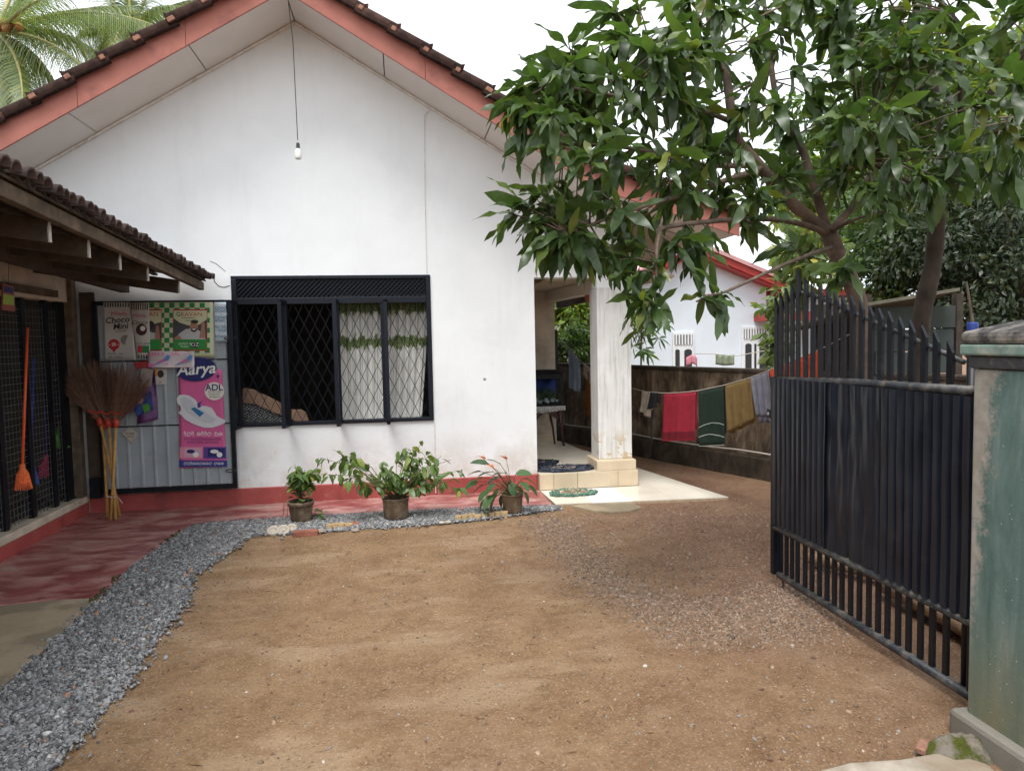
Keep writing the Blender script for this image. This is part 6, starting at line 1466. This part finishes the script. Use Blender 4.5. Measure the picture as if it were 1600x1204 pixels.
        me = raw_mesh('foliage', np.vstack(vs), np.vstack(fs), LMm, rnd=np.array(rn)); me.polygons.foreach_set('use_smooth', [True]*len(me.polygons))
        o = bpy.data.objects.new('foliage', me); COL.objects.link(o); o.parent = t['T']; ORG[o] = t['base']; o['kind'] = 'stuff'
mango()

# ------------------------------------------------------------------ coconut palms
def palms():
    PL = leaf_mat('palm_leaflet', (.09,.135,.045), False, .35, .4, .4, .4); CN = mat('coconut_orange', (.34,.17,.06), .5, .3, 6, .1)
    def palm(label, base, cpt, fronds, seed, nuts):
        r = random.Random(seed); T = thing('coconut_palm', base, label, 'palm', 'coconut palms behind the house'); base = Vector(base); cpt = Vector(cpt)
        b = MB(); b.tube([base, base.lerp(cpt,.5)+Vector((.1,0,0)), cpt], [.2,.16,.14], 10); b.build('trunk', M['palmtrunk'], T, smooth=True)
        for fi, (mid, tip) in enumerate(fronds):
            mid, tip = Vector(mid), Vector(tip); n = 80; rv = []; P = []; D = []; S = []
            b = MB(); pts = []
            for i in range(n+1):
                t = i/n; pts.append((1-t)**2*cpt+2*t*(1-t)*mid+t*t*tip)
            b.tube(pts, [.045*(1-i/n)+.006 for i in range(n+1)], 5); stm = MB()
            v = []; f = []
            for i in range(6, n+1):
                t = i/n; d = (pts[min(i+1,n)]-pts[i-1]).normalized(); sd_ = d.cross(Vector((0,0,1))).normalized(); L = (.35+.75*math.sin(math.pi*min(1,t*.85+.12)))*r.uniform(.85,1.1)
                for sg in (-1, 1):
                    o0 = sd_*sg*.75+d*.55+Vector((0,0,.05)); p = pts[i]; w = d*.021; prev = None; k0 = len(v)
                    for s_ in range(4):
                        u = s_/3; q = p+o0*L*u*(1-.25*u)+Vector((0,0,-L*.62*u*u*r.uniform(.8,1.15))); ww = w*(1-.85*u); v += [tuple(q-ww), tuple(q+ww)]
                    for s_ in range(3): f.append((k0+2*s_, k0+2*s_+1, k0+2*s_+3, k0+2*s_+2))
            stem_ = b.build('frond', M['palmrib'], T, smooth=True)
            V = np.array(v)-np.array(base); me = raw_mesh('leaflets', V, np.array(f), PL, rnd=np.repeat(np.random.RandomState(seed*7+fi).rand(len(f)//3), 3))
            o = bpy.data.objects.new('leaflets', me); COL.objects.link(o); o.parent = stem_; ORG[o] = base; o['kind'] = 'stuff'
        for p in nuts:
            b = MB(); b.lathe([(0,-.10),(.06,-.07),(.085,0),(.055,.07),(0,.10)], p, 12); b.build('coconut', CN, T, smooth=True, fix=False)
    M['palmrib'] = mat('palm_rib', (.30,.27,.10), .5, .2, 10, .1)
    d = 15.
    c = DP(-5,52,d); q = lambda x, y, dd=0: DP(x, y, d+dd)
    fr = [(q(130,-8),q(255,45,-.5)), (q(70,45,-1),q(138,112,-1.5)), (q(40,85,-1.2),q(35,175,-1.8)), (q(70,-30),q(90,-120)), (q(-40,20),q(-160,80)), (q(30,-60,1),q(120,-140,1.5)), (q(60,25,1),q(160,85,1.5)), (q(10,120,-.5),q(-40,220,-1)), (q(90,10,1.5),q(200,10,2)), (q(50,70,.5),q(100,150,.8)), (q(20,100,.8),q(70,190,1)), (q(40,0,-1.5),q(95,-10,-2.5))]
    palm('coconut palm with arching pale fronds at the upper left corner', (c.x, c.y+.5, 0), c, fr, 3, [DP(x, y, d-.5) for x, y in ((2,36),(14,40),(22,34),(30,42),(10,46),(-4,42),(26,28))])
    d2 = 20.; c2 = DP(205,62,d2); q = lambda x, y, dd=0: DP(x, y, d2+dd)
    fr = [(q(225,-10),q(330,20)), (q(190,0),q(120,60)), (q(250,20),q(330,60)), (q(170,20),q(100,20)), (q(205,-30),q(180,-90)), (q(220,-20,1),q(290,-60,1)), (q(180,-20,1),q(110,-40,1)), (q(240,5,1),q(310,0,1.5)), (q(190,30,.6),q(140,100,.6)), (q(210,0,-1),q(240,70,-1.5)), (q(195,5,-1),q(175,80,-1.5))]
    palm('coconut palm with orange nut bunches just above the left roof slope', (c2.x, c2.y, 0), c2, fr, 4, [DP(x, y, d2-.6) for x, y in ((188,48),(196,56),(184,58),(192,64),(208,46),(214,54),(220,48),(212,60),(204,66))])
palms()
# overhead wire crossing the sky gap
b = MB(); b.tube([DP(960,86,7), DP(1040,45,7), DP(1120,8,7)], .006, 4); tag(b.build('overhead_wire', M['cable']), 'thin overhead wire crossing the sky beside the mango leaves', 'wire')
